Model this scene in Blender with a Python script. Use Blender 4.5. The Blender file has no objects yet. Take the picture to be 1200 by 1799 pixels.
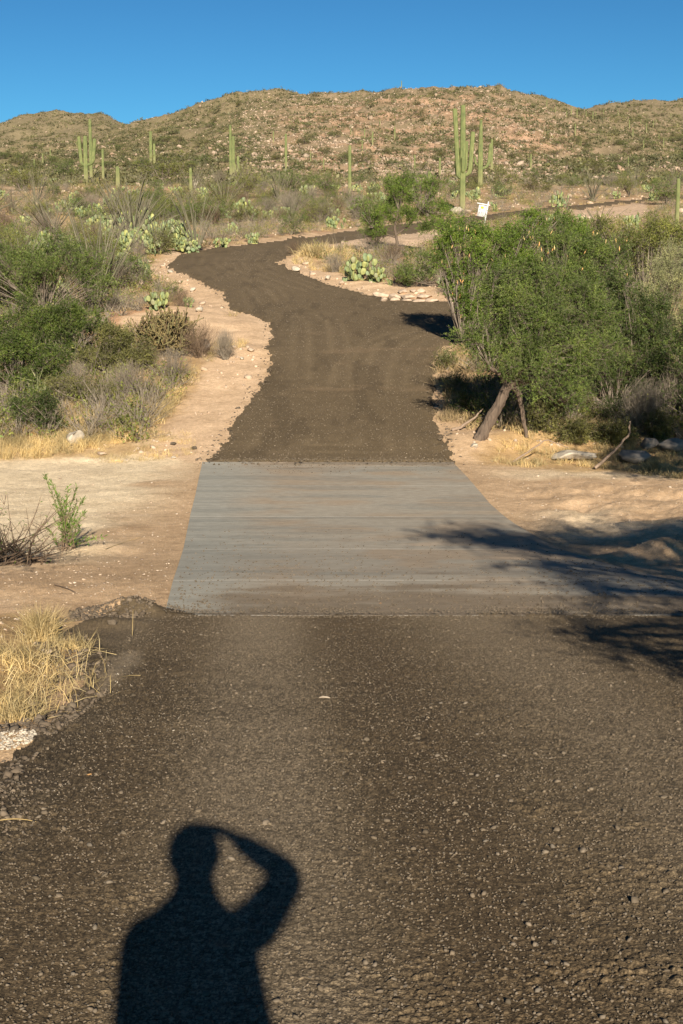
import bpy, math, random
import numpy as np
from math import radians, sin, cos, tan, atan, pi
S = bpy.context.scene
COL = S.collection
# ------------------------------------------------------------------ camera, sky, sun
F = 2400.0; PW, PH = 1200.0, 1799.0; CX, CY = 599.5, 899.5
PIT = atan(339.5 / F); CZ = 1.65
cP, sP = cos(PIT), sin(PIT)
cam = bpy.data.cameras.new('camera'); camo = bpy.data.objects.new('camera', cam); COL.objects.link(camo)
camo.location = (0, 0, CZ); camo.rotation_euler = (pi / 2 - PIT, 0, 0)
cam.sensor_fit = 'VERTICAL'; cam.sensor_height = 36.0; cam.lens = 36.0 * F / PH
cam.clip_start = 0.02; cam.clip_end = 6000
S.camera = camo
SUN_E = radians(21.5); SUN_AZ = radians(180 - 6.3)      # azimuth from +Y towards +X
w = bpy.data.worlds.new('World'); S.world = w; w.use_nodes = True
nt = w.node_tree; nt.nodes.clear()
sky = nt.nodes.new('ShaderNodeTexSky'); sky.sky_type = 'NISHITA'; sky.sun_disc = False
sky.sun_elevation = SUN_E; sky.sun_rotation = SUN_AZ
sky.air_density = 1.0; sky.dust_density = 0.15; sky.ozone_density = 3.0; sky.altitude = 900
bg = nt.nodes.new('ShaderNodeBackground'); bg.inputs[1].default_value = 0.052
wo = nt.nodes.new('ShaderNodeOutputWorld')
gm = nt.nodes.new('ShaderNodeGamma'); gm.inputs[1].default_value = 1.6; nt.links.new(sky.outputs[0], gm.inputs[0])
sc_ = nt.nodes.new('ShaderNodeVectorMath'); sc_.operation = 'MULTIPLY'; sc_.inputs[1].default_value = (.145, .252, .248); nt.links.new(gm.outputs[0], sc_.inputs[0])
nt.links.new(sc_.outputs[0], bg.inputs[0]); nt.links.new(bg.outputs[0], wo.inputs[0])
sl = bpy.data.lights.new('sun', 'SUN'); sl.energy = 5.0; sl.angle = radians(0.53); sl.color = (1.0, 0.90, 0.75)
so = bpy.data.objects.new('sun', sl); COL.objects.link(so)
so.rotation_euler = (pi / 2 - SUN_E, 0, pi - SUN_AZ)
so.rotation_euler = (radians(90) - SUN_E, 0, radians(6.3))
so.location = (5, -20, 30)
S.view_settings.view_transform = 'Standard'; S.view_settings.look = 'None'
S.view_settings.exposure = 1.02; S.view_settings.gamma = 1.0
S.render.resolution_x = 683; S.render.resolution_y = 1024
S.render.engine = 'CYCLES'

# ------------------------------------------------------------------ numpy helpers
def hsh(ix, iy, s):
    h = (ix.astype(np.int64) * 374761393 + iy.astype(np.int64) * 668265263 + s * 1442695041) & 0xffffffff
    h = ((h ^ (h >> 13)) * 1274126177) & 0xffffffff
    return ((h ^ (h >> 16)) & 0xffffff) / float(0xffffff)
def vnoise(x, y, s=0):
    x = np.asarray(x, float); y = np.asarray(y, float)
    ix = np.floor(x); iy = np.floor(y); fx = x - ix; fy = y - iy
    fx = fx * fx * (3 - 2 * fx); fy = fy * fy * (3 - 2 * fy)
    a = hsh(ix, iy, s); b = hsh(ix + 1, iy, s); c = hsh(ix, iy + 1, s); d = hsh(ix + 1, iy + 1, s)
    return (a + (b - a) * fx) * (1 - fy) + (c + (d - c) * fx) * fy
def fbm(x, y, o=4, s=0):
    t = 0; a = 1; n = 0
    for k in range(o):
        t = t + a * (vnoise(x * 2 ** k + 17 * k, y * 2 ** k - 9 * k, s + k) * 2 - 1); n += a; a *= .5
    return t / n
def cells(x, y, s=0):
    """dome height of a pebble per cell, and cell random"""
    ix = np.floor(x); iy = np.floor(y); best = np.zeros_like(x); bid = np.zeros_like(x)
    for dx in (-1, 0, 1):
        for dy in (-1, 0, 1):
            jx = ix + dx; jy = iy + dy
            cx = jx + .15 + .7 * hsh(jx, jy, s); cy = jy + .15 + .7 * hsh(jx, jy, s + 1)
            r = .28 + .5 * hsh(jx, jy, s + 2) ** 2; hh = hsh(jx, jy, s + 3)
            d2 = ((x - cx) ** 2 + (y - cy) ** 2) / r ** 2
            q = np.sqrt(np.clip(1 - d2, 0, 1)) * r * (.4 + hh); bid = np.where(q > best, hsh(jx, jy, s + 4), bid); best = np.maximum(best, q)
    cells.id = bid
    return best
def sst(a, b, x):
    t = np.clip((x - a) / (b - a), 0, 1); return t * t * (3 - 2 * t)

# ------------------------------------------------------------------ terrain
def tanE(row): return np.tan(-PIT + np.arctan((CY - row) / F))
_kn = [(12.6, 1078), (14.4, 1022), (18, 967), (21.6, 909), (25.2, 855), (29, 815), (36, 700), (44.4, 600), (52.8, 540),
       (67.2, 470), (84, 430), (125, 375), (180, 337), (240, 314)]
_ky = np.array([-400, -60, -2, 0, 5] + [k[0] for k in _kn] + [260.0])
_kz = np.array([6, 2.0, .08, 0, -.40] + [CZ + k[0] * tanE(k[1]) for k in _kn] + [CZ + 260 * tanE(306)])
_ly = np.concatenate([np.linspace(-400, 2, 400)[:-1], np.exp(np.linspace(math.log(2), math.log(260), 1200))])
_lz = np.interp(_ly, _ky, _kz)
_k = np.exp(-np.linspace(-2, 2, 31) ** 2); _k /= _k.sum()
_sm = np.convolve(np.pad(_lz, 15, 'edge'), _k, 'valid'); _lz = np.where(_ly > 2.5, _sm, _lz)
RA = ([-1500, -400, -60, 90, 180, 245, 320, 400, 450, 500, 600, 650, 700, 800, 850, 900, 960, 1030, 1100, 1200, 1500, 2500],
      [270, 265, 258, 250, 238, 221, 196, 173, 165, 163, 168, 158, 153, 150, 147, 154, 173, 186, 200, 222, 250, 250])
RB = ([-1500, -300, 0, 60, 150, 200, 245, 300, 500, 900, 1000, 1040, 1100, 1200, 1500, 2500],
      [230, 225, 213, 199, 195, 206, 222, 250, 290, 260, 205, 190, 180, 170, 165, 180])
Y0, Y1, Y2, Y3 = 250.0, 560.0, 640.0, 900.0
def ucol(x, y):
    return CX + F * x / (np.maximum(y, 1e-3) * cP)
def Tb(x, y):
    x = np.asarray(x, float); y = np.asarray(y, float)
    z = np.interp(y, _ly, _lz)
    far = y > 240
    if np.any(far):
        r = np.hypot(x, y); u = np.clip(ucol(x, y), -1500, 2500)
        ra = np.interp(u, *RA); rb = np.interp(u, *RB)
        t = np.clip((y - Y0) / (Y1 - Y0), 0, 1)
        row = 310 + (ra - 310) * (t ** .85)
        zh = CZ + y * tanE(row)
        zr = CZ + Y1 * tanE(ra)
        zb = CZ + Y3 * tanE(rb)
        t2 = np.clip((y - Y1) / (Y2 - Y1), 0, 1)
        vz = zr * (1 - .12 * t2)
        t3 = np.clip((y - Y2) / (Y3 - Y2), 0, 1)
        z2 = vz + (zb - zr * .88) * t3 ** 1.0
        z3 = zb - (y - Y3) * .12
        zf = np.where(y < Y1, zh, np.where(y < Y3, z2, z3))
        zf = np.maximum(zf, 8)
        k = sst(240, 275, y)
        z = z * (1 - k) + zf * k
    return z
def proj(x, y, z):
    d = y * cP - (z - CZ) * sP
    return CX + F * x / d, CY - F * ((z - CZ) * cP + y * sP) / d, d
_ty = np.exp(np.linspace(math.log(2.6), math.log(1000), 5000))
def unp(px, row, Hf=None):
    """photo pixel -> point on the terrain"""
    Hf = Hf or Tb
    y = _ty; x = (px - CX) / F * (y * cP); z = Hf(x, y)
    x = (px - CX) / F * (y * cP - (z - CZ) * sP)
    r = proj(x, y, z)[1]
    i = int(np.argmax(r <= row)) if np.any(r <= row) else len(y) - 1
    i = max(i, 1); t = (r[i - 1] - row) / max(r[i - 1] - r[i], 1e-6); t = min(max(t, 0), 1)
    return (x[i - 1] + (x[i] - x[i - 1]) * t, y[i - 1] + (y[i] - y[i - 1]) * t)
def poly(pts): return np.array([unp(a, b) for a, b in pts])
def sdist(P, x, y):
    """signed distance to polygon, positive inside"""
    d = np.full(x.shape, 1e9); ins = np.zeros(x.shape, bool); n = len(P)
    for i in range(n):
        ax, ay = P[i]; bx, by = P[(i + 1) % n]
        ex, ey = bx - ax, by - ay; L = ex * ex + ey * ey + 1e-12
        t = np.clip(((x - ax) * ex + (y - ay) * ey) / L, 0, 1)
        d = np.minimum(d, (x - ax - t * ex) ** 2 + (y - ay - t * ey) ** 2)
        c = ((ay > y) != (by > y)) & (x < (bx - ax) * (y - ay) / (by - ay + 1e-12) + ax)
        ins ^= c
    return np.where(ins, 1, -1) * np.sqrt(d)
# the far road: from the crossing up, round the bend and along the hill
far_left = [(355, 818), (372, 798), (398, 768), (431, 720), (450, 685), (466, 660), (470, 625), (476, 592), (477, 570), (455, 556), (425, 548),
            (402, 541), (396, 528), (390, 515), (368, 503), (350, 493), (326, 480), (308, 466), (318, 451), (352, 441), (400, 434), (455, 429),
            (510, 422), (560, 415), (613, 407), (677, 397), (740, 391), (800, 384), (860, 377), (947, 366), (1010, 361), (1067, 356), (1133, 350), (1230, 343), (1400, 333)]
far_right = [(1400, 337), (1230, 347), (1127, 354), (1060, 361), (1000, 369), (947, 375), (890, 382), (833, 391), (780, 400), (733, 407), (673, 416),
             (633, 421), (563, 432), (520, 440), (500, 450), (494, 462), (505, 473), (545, 488), (590, 503), (640, 518), (690, 525), (740, 528), (830, 534), (950, 541), (1300, 560),
             (1300, 602), (950, 598), (860, 596), (800, 598), (768, 615), (762, 650), (760, 690), (765, 735), (775, 765), (796, 818)]
PF = poly(far_left + far_right)
# near road: in world metres (runs under the photographer)
PN = np.array([(-1.9, 12.75), (-1.5, 12.7), (4.2, 12.7), (4.6, 12.5), (4.3, 8), (3.9, 3), (3.8, -8), (3.8, -60), (-2.2, -60), (-1.9, -8), (-1.85, 0), (-1.62, 3.5), (-1.66, 5.5), (-1.62, 7.5), (-1.62, 9.0), (-1.95, 10.0), (-2.35, 11.3), (-2.2, 12.3)])
# crossing slab side edges (photo) -> world
SLr = [(796, 813), (815, 834), (860, 886), (905, 923), (960, 955), (1075, 995), (1200, 1030), (1330, 1075)]
SLl = [(355, 813), (350, 836), (343, 870), (334, 905), (325, 950), (311, 1000), (298, 1045), (288, 1080)]
_sr = poly(SLr); _sl = poly(SLl)
_o = np.argsort(_sr[:, 1]); SRx = lambda y: np.interp(y, _sr[_o, 1], _sr[_o, 0])
_o2 = np.argsort(_sl[:, 1]); SLx = lambda y: np.interp(y, _sl[_o2, 1], _sl[_o2, 0])
YS0, YS1 = 12.35, 28.95
def bump(x, y, px, row, rx, ry, h):
    a, b = unp(px, row); return h * np.exp(-((x - a) / rx) ** 2 - ((y - b) / ry) ** 2)
def H(x, y):
    """final ground height"""
    x = np.asarray(x, float); y = np.asarray(y, float)
    z = Tb(x, y)
    sr = _roadd(x, y)
    off = sst(.1, 1.2, -sr)                      # 0 on the road, 1 away from it
    sb = np.minimum(np.minimum(x - SLx(y), SRx(y) - x), np.minimum(y - YS0, YS1 - y))
    offs = sst(.0, .8, -sb); off = off * offs
    m = sst(28, 50, y) * (1 - sst(170, 260, y))
    z = z + off * (m * (fbm(x / 7, y / 7, 4, 3) * .38 + fbm(x / 1.6, y / 1.6, 3, 8) * .10))
    near = 1 - sst(28, 50, y)
    z = z + off * near * (fbm(x / 2.2, y / 1.6, 4, 21) * .055 + fbm(x / .35, y / .3, 3, 31) * .012)
    rt = sst(2.2, 4.2, x) * sst(13, 17, y) * (1 - sst(24, 27, y))
    z = z + off * rt * (fbm(x / .8, y / .9, 4, 41) * .17 + .05)
    lf = sst(1.7, 2.6, -x) * sst(7, 9, y) * (1 - sst(11.2, 12.4, y))
    z = z + off * lf * (.16 + fbm(x / .5, y / .5, 3, 51) * .05)
    for (bx, by, rx, ry, h) in _bumps: z = z + h * np.exp(-((x - bx) / rx) ** 2 - ((y - by) / ry) ** 2)
    hm = sst(230, 330, y)
    if np.any(hm > 0):
        rid = 1 - np.abs(fbm(x / 55, y / 90, 3, 61))
        z = z + hm * ((rid - .8) * 6 + fbm(x / 14, y / 18, 4, 71) * 2.0 + np.maximum(fbm(x / 4.5, y / 6, 3, 81), 0) * 1.6)
    return z
def _roadd(x, y):
    d = np.full(np.shape(x), -9.0)
    m = (y > 24) & (y < 260)
    if np.any(m): d = np.where(m, sdist(PF, x, np.clip(y, 24, 260)), d)
    m = (y < 14) & (y > -60)
    if np.any(m): d = np.maximum(d, np.where(m, sdist(PN, x, y), -9.0))
    return d
_bumps = [unp(228, 1078) + (.30, .22, .16), unp(180, 1100) + (.35, .3, .06), unp(120, 965) + (.8, .5, .10),
          unp(110, 1150) + (.4, .8, .06), unp(980, 775) + (2.2, .8, .28), unp(815, 790) + (.5, .9, .10), unp(1160, 985) + (.7, .45, .2),
          unp(440, 620) + (.7, .9, .16), unp(60, 1300) + (.35, .5, .05)]
def HP(px, row):
    x, y = unp(px, row, H); return x, y, float(H(np.array([x]), np.array([y]))[0])

# ------------------------------------------------------------------ mesh building
class MB:
    def __init__(s): s.v = []; s.f = []; s.n = 0
    def add(s, v, f):
        v = np.asarray(v, float).reshape(-1, 3); f = np.asarray(f, int)
        if len(f) == 0: return s
        s.v.append(v); s.f.append(f + s.n); s.n += len(v); return s
    def build(s, name, mat, parent=None, smooth=False):
        me = bpy.data.meshes.new(name)
        V = np.concatenate(s.v) if s.v else np.zeros((0, 3))
        me.vertices.add(len(V)); me.vertices.foreach_set('co', V.astype(np.float32).ravel())
        L = np.concatenate([f.ravel() for f in s.f]); k = np.concatenate([np.full(len(f), f.shape[1]) for f in s.f])
        st = np.concatenate([[0], np.cumsum(k)[:-1]])
        me.loops.add(len(L)); me.loops.foreach_set('vertex_index', L.astype(np.int32))
        me.polygons.add(len(k)); me.polygons.foreach_set('loop_start', st.astype(np.int32))
        me.update(calc_edges=True)
        if smooth: me.polygons.foreach_set('use_smooth', np.ones(len(k), bool))
        if mat: me.materials.append(mat)
        o = bpy.data.objects.new(name, me); COL.objects.link(o)
        if parent: o.parent = parent
        return o
def unit(a):
    a = np.asarray(a, float); return a / np.maximum(np.linalg.norm(a, axis=-1, keepdims=True), 1e-9)
def frame(d):
    ref = np.where(np.abs(d[..., 2:3]) > .9, np.array([1.0, 0, 0]), np.array([0, 0, 1.0]))
    a = unit(np.cross(d, ref)); return a, np.cross(d, a)
def tubes(P0, P1, R0, R1, n=4):
    P0 = np.asarray(P0, float); P1 = np.asarray(P1, float); N = len(P0)
    a, b = frame(unit(P1 - P0)); t = np.arange(n) * 2 * pi / n
    off = np.cos(t)[None, :, None] * a[:, None] + np.sin(t)[None, :, None] * b[:, None]
    v = np.concatenate([P0[:, None] + off * np.reshape(R0, (-1, 1, 1)), P1[:, None] + off * np.reshape(R1, (-1, 1, 1))], 1)
    i = np.arange(n); q = np.stack([i, (i + 1) % n, n + (i + 1) % n, n + i], 1)
    f = (np.arange(N) * 2 * n)[:, None, None] + q[None]
    return v.reshape(-1, 3), f.reshape(-1, 4)
def leaves(P, D, Lg, W, rng, bend=.2):
    """diamond leaf quads"""
    P = np.asarray(P); D = unit(D); N = len(P)
    r = unit(rng.normal(size=(N, 3))); s = unit(np.cross(D, r))
    Lg = np.reshape(Lg * np.ones(N), (-1, 1)); W = np.reshape(W * np.ones(N), (-1, 1))
    m = P + D * Lg * .5 + np.array([0, 0, -1]) * Lg * 0
    v = np.stack([P, m + s * W * .5, P + D * Lg, m - s * W * .5], 1)
    f = np.arange(N * 4).reshape(-1, 4)
    return v.reshape(-1, 3), f
def sweep(path, rad, n=12, ribs=0, ribd=.1, cap=True, jit=0, rng=None):
    path = np.asarray(path, float); K = len(path); rad = np.asarray(rad, float) * np.ones(K)
    d = unit(np.gradient(path, axis=0)); t = np.arange(n) * 2 * pi / n
    a = None; vs = []
    for k in range(K):
        if a is None: a, b = frame(d[k][None]); a = a[0]
        a = unit(a - d[k] * np.dot(a, d[k])); b = np.cross(d[k], a)
        rr = rad[k] * np.ones(n)
        if ribs: rr = rr * (1 - ribd * (.5 - .5 * np.cos(ribs * t)) ** .7)
        if jit: rr = rr * (1 + jit * rng.normal(size=n))
        vs.append(path[k] + (np.cos(t) * rr)[:, None] * a + (np.sin(t) * rr)[:, None] * b)
    v = np.concatenate(vs); i = np.arange(n); q = np.stack([i, (i + 1) % n, n + (i + 1) % n, n + i], 1)
    f = ((np.arange(K - 1) * n)[:, None, None] + q[None]).reshape(-1, 4)
    mb = MB().add(v, f)
    if cap:
        for k, o in ((0, 0), (K - 1, (K - 1) * n)):
            c = np.concatenate([[path[k]], v[o:o + n]]); tri = np.stack([np.zeros(n, int), 1 + i, 1 + (i + 1) % n], 1)
            mb.add(c, tri if k else tri[:, ::-1])
    return np.concatenate(mb.v), mb.f
def madd(mb, vf):
    v, fl = vf; off = mb.n; mb.v.append(v)
    for f in fl: mb.f.append(f + off)
    mb.n += len(v)
def ico(sub=0):
    p = (1 + 5 ** .5) / 2
    v = [(-1, p, 0), (1, p, 0), (-1, -p, 0), (1, -p, 0), (0, -1, p), (0, 1, p), (0, -1, -p), (0, 1, -p), (p, 0, -1), (p, 0, 1), (-p, 0, -1), (-p, 0, 1)]
    f = [(0, 11, 5), (0, 5, 1), (0, 1, 7), (0, 7, 10), (0, 10, 11), (1, 5, 9), (5, 11, 4), (11, 10, 2), (10, 7, 6), (7, 1, 8), (3, 9, 4), (3, 4, 2), (3, 2, 6), (3, 6, 8), (3, 8, 9), (4, 9, 5), (2, 4, 11), (6, 2, 10), (8, 6, 7), (9, 8, 1)]
    v = [tuple(unit(np.array(a, float))) for a in v]
    for _ in range(sub):
        c = {}; nf = []
        def mid(a, b):
            k = (min(a, b), max(a, b))
            if k not in c: v.append(tuple(unit(np.array(v[a]) + np.array(v[b])))); c[k] = len(v) - 1
            return c[k]
        for a, b, d in f:
            x, y, z = mid(a, b), mid(b, d), mid(d, a); nf += [(a, x, z), (b, y, x), (d, z, y), (x, y, z)]
        f = nf
    return np.array(v), np.array(f)
I0, I1, I2 = ico(0), ico(1), ico(2)
def rotm(rng, N, tilt=.5):
    a = rng.uniform(0, 2 * pi, N); b = rng.normal(0, tilt, N); c = rng.normal(0, tilt, N)
    z = np.zeros(N); o = np.ones(N)
    Rz = np.stack([np.cos(a), -np.sin(a), z, np.sin(a), np.cos(a), z, z, z, o], 1).reshape(-1, 3, 3)
    Rx = np.stack([o, z, z, z, np.cos(b), -np.sin(b), z, np.sin(b), np.cos(b)], 1).reshape(-1, 3, 3)
    Ry = np.stack([np.cos(c), z, np.sin(c), z, o, z, -np.sin(c), z, np.cos(c)], 1).reshape(-1, 3, 3)
    return Rz @ Rx @ Ry
def stones(P, sz, rng, base=I0, rough=.16, flat=.6):
    P = np.asarray(P, float); N = len(P); bv, bf = base; M = len(bv)
    s = np.reshape(sz * np.ones(N), (-1, 1)) * np.stack([rng.uniform(.7, 1.3, N), rng.uniform(.6, 1.0, N), rng.uniform(.6, 1.1, N) * flat], 1)
    v = bv[None] * (1 + rng.normal(0, rough, (N, M, 1))) * s[:, None]
    v = np.einsum('nij,nmj->nmi', rotm(rng, N, .35), v) + P[:, None]
    f = (np.arange(N) * M)[:, None, None] + bf[None]
    return v.reshape(-1, 3), f.reshape(-1, 3)

# ------------------------------------------------------------------ materials
def mat(name):
    m = bpy.data.materials.new(name); m.use_nodes = True; t = m.node_tree; t.nodes.clear()
    o = t.nodes.new('ShaderNodeOutputMaterial'); return m, t, o
def N(t, ty, **k):
    n = t.nodes.new(ty)
    for a, b in k.items(): setattr(n, a, b)
    return n
def ramp(t, fac, cols):
    r = N(t, 'ShaderNodeValToRGB'); e = r.color_ramp.elements
    while len(e) < len(cols): e.new(.5)
    for i, (p, c) in enumerate(cols): e[i].position = p; e[i].color = (*c, 1)
    t.links.new(fac, r.inputs[0]); return r.outputs[0]
def noise(t, scale, detail=4, coord='Object', rough=.6, vec=None, stretch=None):
    n = N(t, 'ShaderNodeTexNoise'); n.inputs['Scale'].default_value = scale; n.inputs['Detail'].default_value = detail; n.inputs['Roughness'].default_value = rough
    c = N(t, 'ShaderNodeTexCoord'); src = c.outputs[coord]
    if coord == 'Position': pass
    if stretch:
        mp = N(t, 'ShaderNodeMapping'); mp.inputs['Scale'].default_value = stretch; t.links.new(src, mp.inputs[0]); src = mp.outputs[0]
    t.links.new(src, n.inputs['Vector']); return n.outputs['Fac']
def mix(t, fac, a, b, mode='MIX'):
    m = N(t, 'ShaderNodeMix', data_type='RGBA', blend_type=mode)
    for s, v in ((m.inputs[0], fac), (m.inputs[6], a), (m.inputs[7], b)):
        if isinstance(v, (int, float)): s.default_value = v
        elif isinstance(v, tuple): s.default_value = (*v, 1)
        else: t.links.new(v, s)
    return m.outputs[2]
def bsdf(t, o, col, rough=.85, bumpf=None, bs=.3, bd=.02, spec=.3):
    b = N(t, 'ShaderNodeBsdfPrincipled'); b.inputs['Roughness'].default_value = rough; b.inputs['Specular IOR Level'].default_value = spec
    if isinstance(col, tuple): b.inputs[0].default_value = (*col, 1)
    else: t.links.new(col, b.inputs[0])
    if bumpf is not None:
        bu = N(t, 'ShaderNodeBump'); bu.inputs['Strength'].default_value = bs; bu.inputs['Distance'].default_value = bd
        t.links.new(bumpf, bu.inputs['Height']); t.links.new(bu.outputs[0], b.inputs['Normal'])
    t.links.new(b.outputs[0], o.inputs[0]); return b
def isl(t):
    return N(t, 'ShaderNodeNewGeometry').outputs['Random Per Island']
def foliage(name, cols, trans=.3, nscale=1.7):
    m, t, o = mat(name)
    r = ramp(t, isl(t), [(i / max(len(cols) - 1, 1), tuple(min(q * g_, .8) for q, g_ in zip(c, (1.24, 1.12, 1.2) if c[1] > c[0] else (1, 1, 1)))) for i, c in enumerate(cols)])
    n = ramp(t, noise(t, nscale, 3), [(.36, (.50, .52, .46)), (.5, (.95, .95, .9)), (.66, (1.45, 1.38, 1.15))])  # clumps differ in tone; dark end paints crown gap shade into the leaf colour
    c = mix(t, 1.0, r, n, 'MULTIPLY')
    b = N(t, 'ShaderNodeBsdfPrincipled'); b.inputs['Roughness'].default_value = .55; b.inputs['Specular IOR Level'].default_value = .25
    tr = N(t, 'ShaderNodeBsdfTranslucent'); ms = N(t, 'ShaderNodeMixShader'); ms.inputs[0].default_value = trans
    t.links.new(c, b.inputs[0]); t.links.new(c, tr.inputs[0]); t.links.new(b.outputs[0], ms.inputs[1]); t.links.new(tr.outputs[0], ms.inputs[2])
    t.links.new(ms.outputs[0], o.inputs[0]); return m
def simple(name, cols, nscale=6, rough=.85, bs=.3, bd=.01, island=True, stretch=None, detail=5):
    m, t, o = mat(name)
    n = noise(t, nscale, detail, stretch=stretch)
    if island:
        c = ramp(t, isl(t), [(i / max(len(cols) - 1, 1), c) for i, c in enumerate(cols)])
        c = mix(t, 1.0, c, ramp(t, n, [(.3, (.7, .7, .7)), (.7, (1.25, 1.25, 1.25))]), 'MULTIPLY')
    else: c = ramp(t, n, [(.3 + .4 * i / max(len(cols) - 1, 1), c) for i, c in enumerate(cols)])
    bsdf(t, o, c, rough, n, bs, bd); return m

def ground_mat():
    m, t, o = mat('desert_ground')
    a = N(t, 'ShaderNodeAttribute', attribute_name='soil')
    n1 = noise(t, 1.3, 6); n2 = noise(t, 14, 5); n3 = noise(t, 70, 3); n4 = noise(t, 5, 7, rough=.7)
    c = mix(t, 1.0, a.outputs['Color'], ramp(t, n1, [(.3, (.80, .78, .75)), (.7, (1.14, 1.14, 1.14))]), 'MULTIPLY')
    c = mix(t, 1.0, c, ramp(t, n2, [(.3, (.82, .81, .8)), (.7, (1.12, 1.12, 1.12))]), 'MULTIPLY')
    c = mix(t, 1.0, c, ramp(t, n3, [(.33, (.72, .7, .68)), (.5, (1.02, 1.02, 1.02)), (.72, (1.3, 1.28, 1.25))]), 'MULTIPLY')
    c = mix(t, 1.0, c, ramp(t, n4, [(.35, (.84, .82, .8)), (.62, (1.1, 1.1, 1.1))]), 'MULTIPLY')
    # small stones of another colour
    vo = N(t, 'ShaderNodeTexVoronoi'); vo.inputs['Scale'].default_value = 38; tc = N(t, 'ShaderNodeTexCoord'); t.links.new(tc.outputs['Object'], vo.inputs['Vector'])
    sep = N(t, 'ShaderNodeSeparateColor'); t.links.new(vo.outputs['Color'], sep.inputs[0])
    k = ramp(t, sep.outputs[0], [(.90, (0, 0, 0)), (.91, (1, 1, 1))])
    d = ramp(t, vo.outputs['Distance'], [(.25, (1, 1, 1)), (.32, (0, 0, 0))])
    km = mix(t, 1.0, k, d, 'MULTIPLY')
    c = mix(t, km, c, mix(t, sep.outputs[1], (.25, .2, .16), (.7, .62, .52)))
    hb = N(t, 'ShaderNodeMath', operation='ADD'); t.links.new(n2, hb.inputs[0]); t.links.new(n3, hb.inputs[1])
    bsdf(t, o, c, .95, hb.outputs[0], .5, .03, .1); return m
def road_mat():
    m, t, o = mat('road_gravel')
    a = N(t, 'ShaderNodeAttribute', attribute_name='soil')
    n2 = noise(t, 30, 5); n3 = noise(t, 150, 3); nb = noise(t, 2.2, 5)
    c = mix(t, 1.0, a.outputs['Color'], ramp(t, nb, [(.3, (.92, .915, .9)), (.7, (1.08, 1.08, 1.07))]), 'MULTIPLY')
    c = mix(t, 1.0, c, ramp(t, n2, [(.3, (.75, .74, .72)), (.7, (1.2, 1.2, 1.2))]), 'MULTIPLY')
    c = mix(t, 1.0, c, ramp(t, n3, [(.32, (.6, .6, .6)), (.52, (1.0, 1.0, 1.0)), (.7, (1.4, 1.38, 1.35))]), 'MULTIPLY')
    for sc, th, cc in ((70, .95, (.24, .20, .155)), (32, .97, (.27, .23, .18))):
        vo = N(t, 'ShaderNodeTexVoronoi'); vo.inputs['Scale'].default_value = sc; tc = N(t, 'ShaderNodeTexCoord'); t.links.new(tc.outputs['Object'], vo.inputs['Vector'])
        sep = N(t, 'ShaderNodeSeparateColor'); t.links.new(vo.outputs['Color'], sep.inputs[0])
        k = ramp(t, sep.outputs[0], [(th, (0, 0, 0)), (th + .01, (1, 1, 1))])
        d = ramp(t, vo.outputs['Distance'], [(.18, (1, 1, 1)), (.26, (0, 0, 0))])
        c = mix(t, mix(t, 1.0, k, d, 'MULTIPLY'), c, mix(t, sep.outputs[1], (.16, .13, .10), cc))
    hb = N(t, 'ShaderNodeMath', operation='ADD'); t.links.new(n2, hb.inputs[0]); t.links.new(n3, hb.inputs[1])
    bsdf(t, o, c, .9, hb.outputs[0], .55, .012, .15); return m
def concrete_mat():
    m, t, o = mat('brushed_concrete')
    a = N(t, 'ShaderNodeAttribute', attribute_name='soil')
    br = noise(t, 26, 5, stretch=(.12, 1.6, 1)); n1 = noise(t, 9, 6, stretch=(.7, 1, 1)); n3 = noise(t, 60, 4)
    c = mix(t, 1.0, a.outputs['Color'], ramp(t, n3, [(.3, (.86, .86, .86)), (.7, (1.12, 1.12, 1.12))]), 'MULTIPLY')
    c = mix(t, 1.0, c, ramp(t, n1, [(.3, (.88, .87, .86)), (.7, (1.1, 1.1, 1.1))]), 'MULTIPLY')
    c = mix(t, 1.0, c, ramp(t, br, [(.35, (.88, .88, .88)), (.65, (1.1, 1.1, 1.1))]), 'MULTIPLY')
    bsdf(t, o, c, .95, br, .25, .004, .05); return m

M = {}
M['ground'] = ground_mat(); M['road'] = road_mat(); M['concrete'] = concrete_mat()
M['bark'] = simple('bark', [(.055, .04, .03), (.15, .11, .08)], 5, .95, .9, .03, False, stretch=(4, 4, .7))
M['bark_pale'] = simple('bark_pale', [(.20, .16, .12), (.33, .27, .20)], 8, .95, .6, .01, False, stretch=(3, 3, .7))
M['twig'] = simple('twig', [(.12, .095, .07), (.22, .18, .14)], 8, .9)
M['twig_grey'] = simple('twig_grey', [(.15, .122, .09), (.25, .21, .16), (.19, .152, .11)], 8, .9)
M['twig_brown'] = simple('twig_brown', [(.11, .075, .05), (.20, .14, .09)], 8, .9)
M['wand'] = simple('wand', [(.085, .08, .05), (.15, .135, .085), (.115, .10, .07)], 10, .9)
M['leaf_mesquite'] = foliage('leaf_mesquite', [(.045, .08, .018), (.10, .15, .035), (.075, .125, .025), (.16, .20, .06)])
M['leaf_bright'] = foliage('leaf_bright', [(.05, .10, .012), (.11, .19, .03), (.085, .15, .02), (.18, .23, .05)])
M['leaf_dark'] = foliage('leaf_dark', [(.025, .05, .012), (.06, .095, .022), (.05, .08, .02), (.10, .125, .035)])
M['leaf_olive'] = foliage('leaf_olive', [(.07, .085, .025), (.13, .14, .045), (.10, .11, .03), (.20, .19, .08)])
M['leaf_creosote'] = foliage('leaf_creosote', [(.09, .12, .025), (.15, .18, .045), (.12, .15, .03), (.20, .21, .07)])
M['leaf_pale'] = foliage('leaf_pale', [(.17, .20, .09), (.25, .28, .14), (.21, .24, .11)])
M['leaf_willow'] = foliage('leaf_willow', [(.06, .13, .02), (.11, .20, .03), (.16, .24, .05)], .35, 6)
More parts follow.
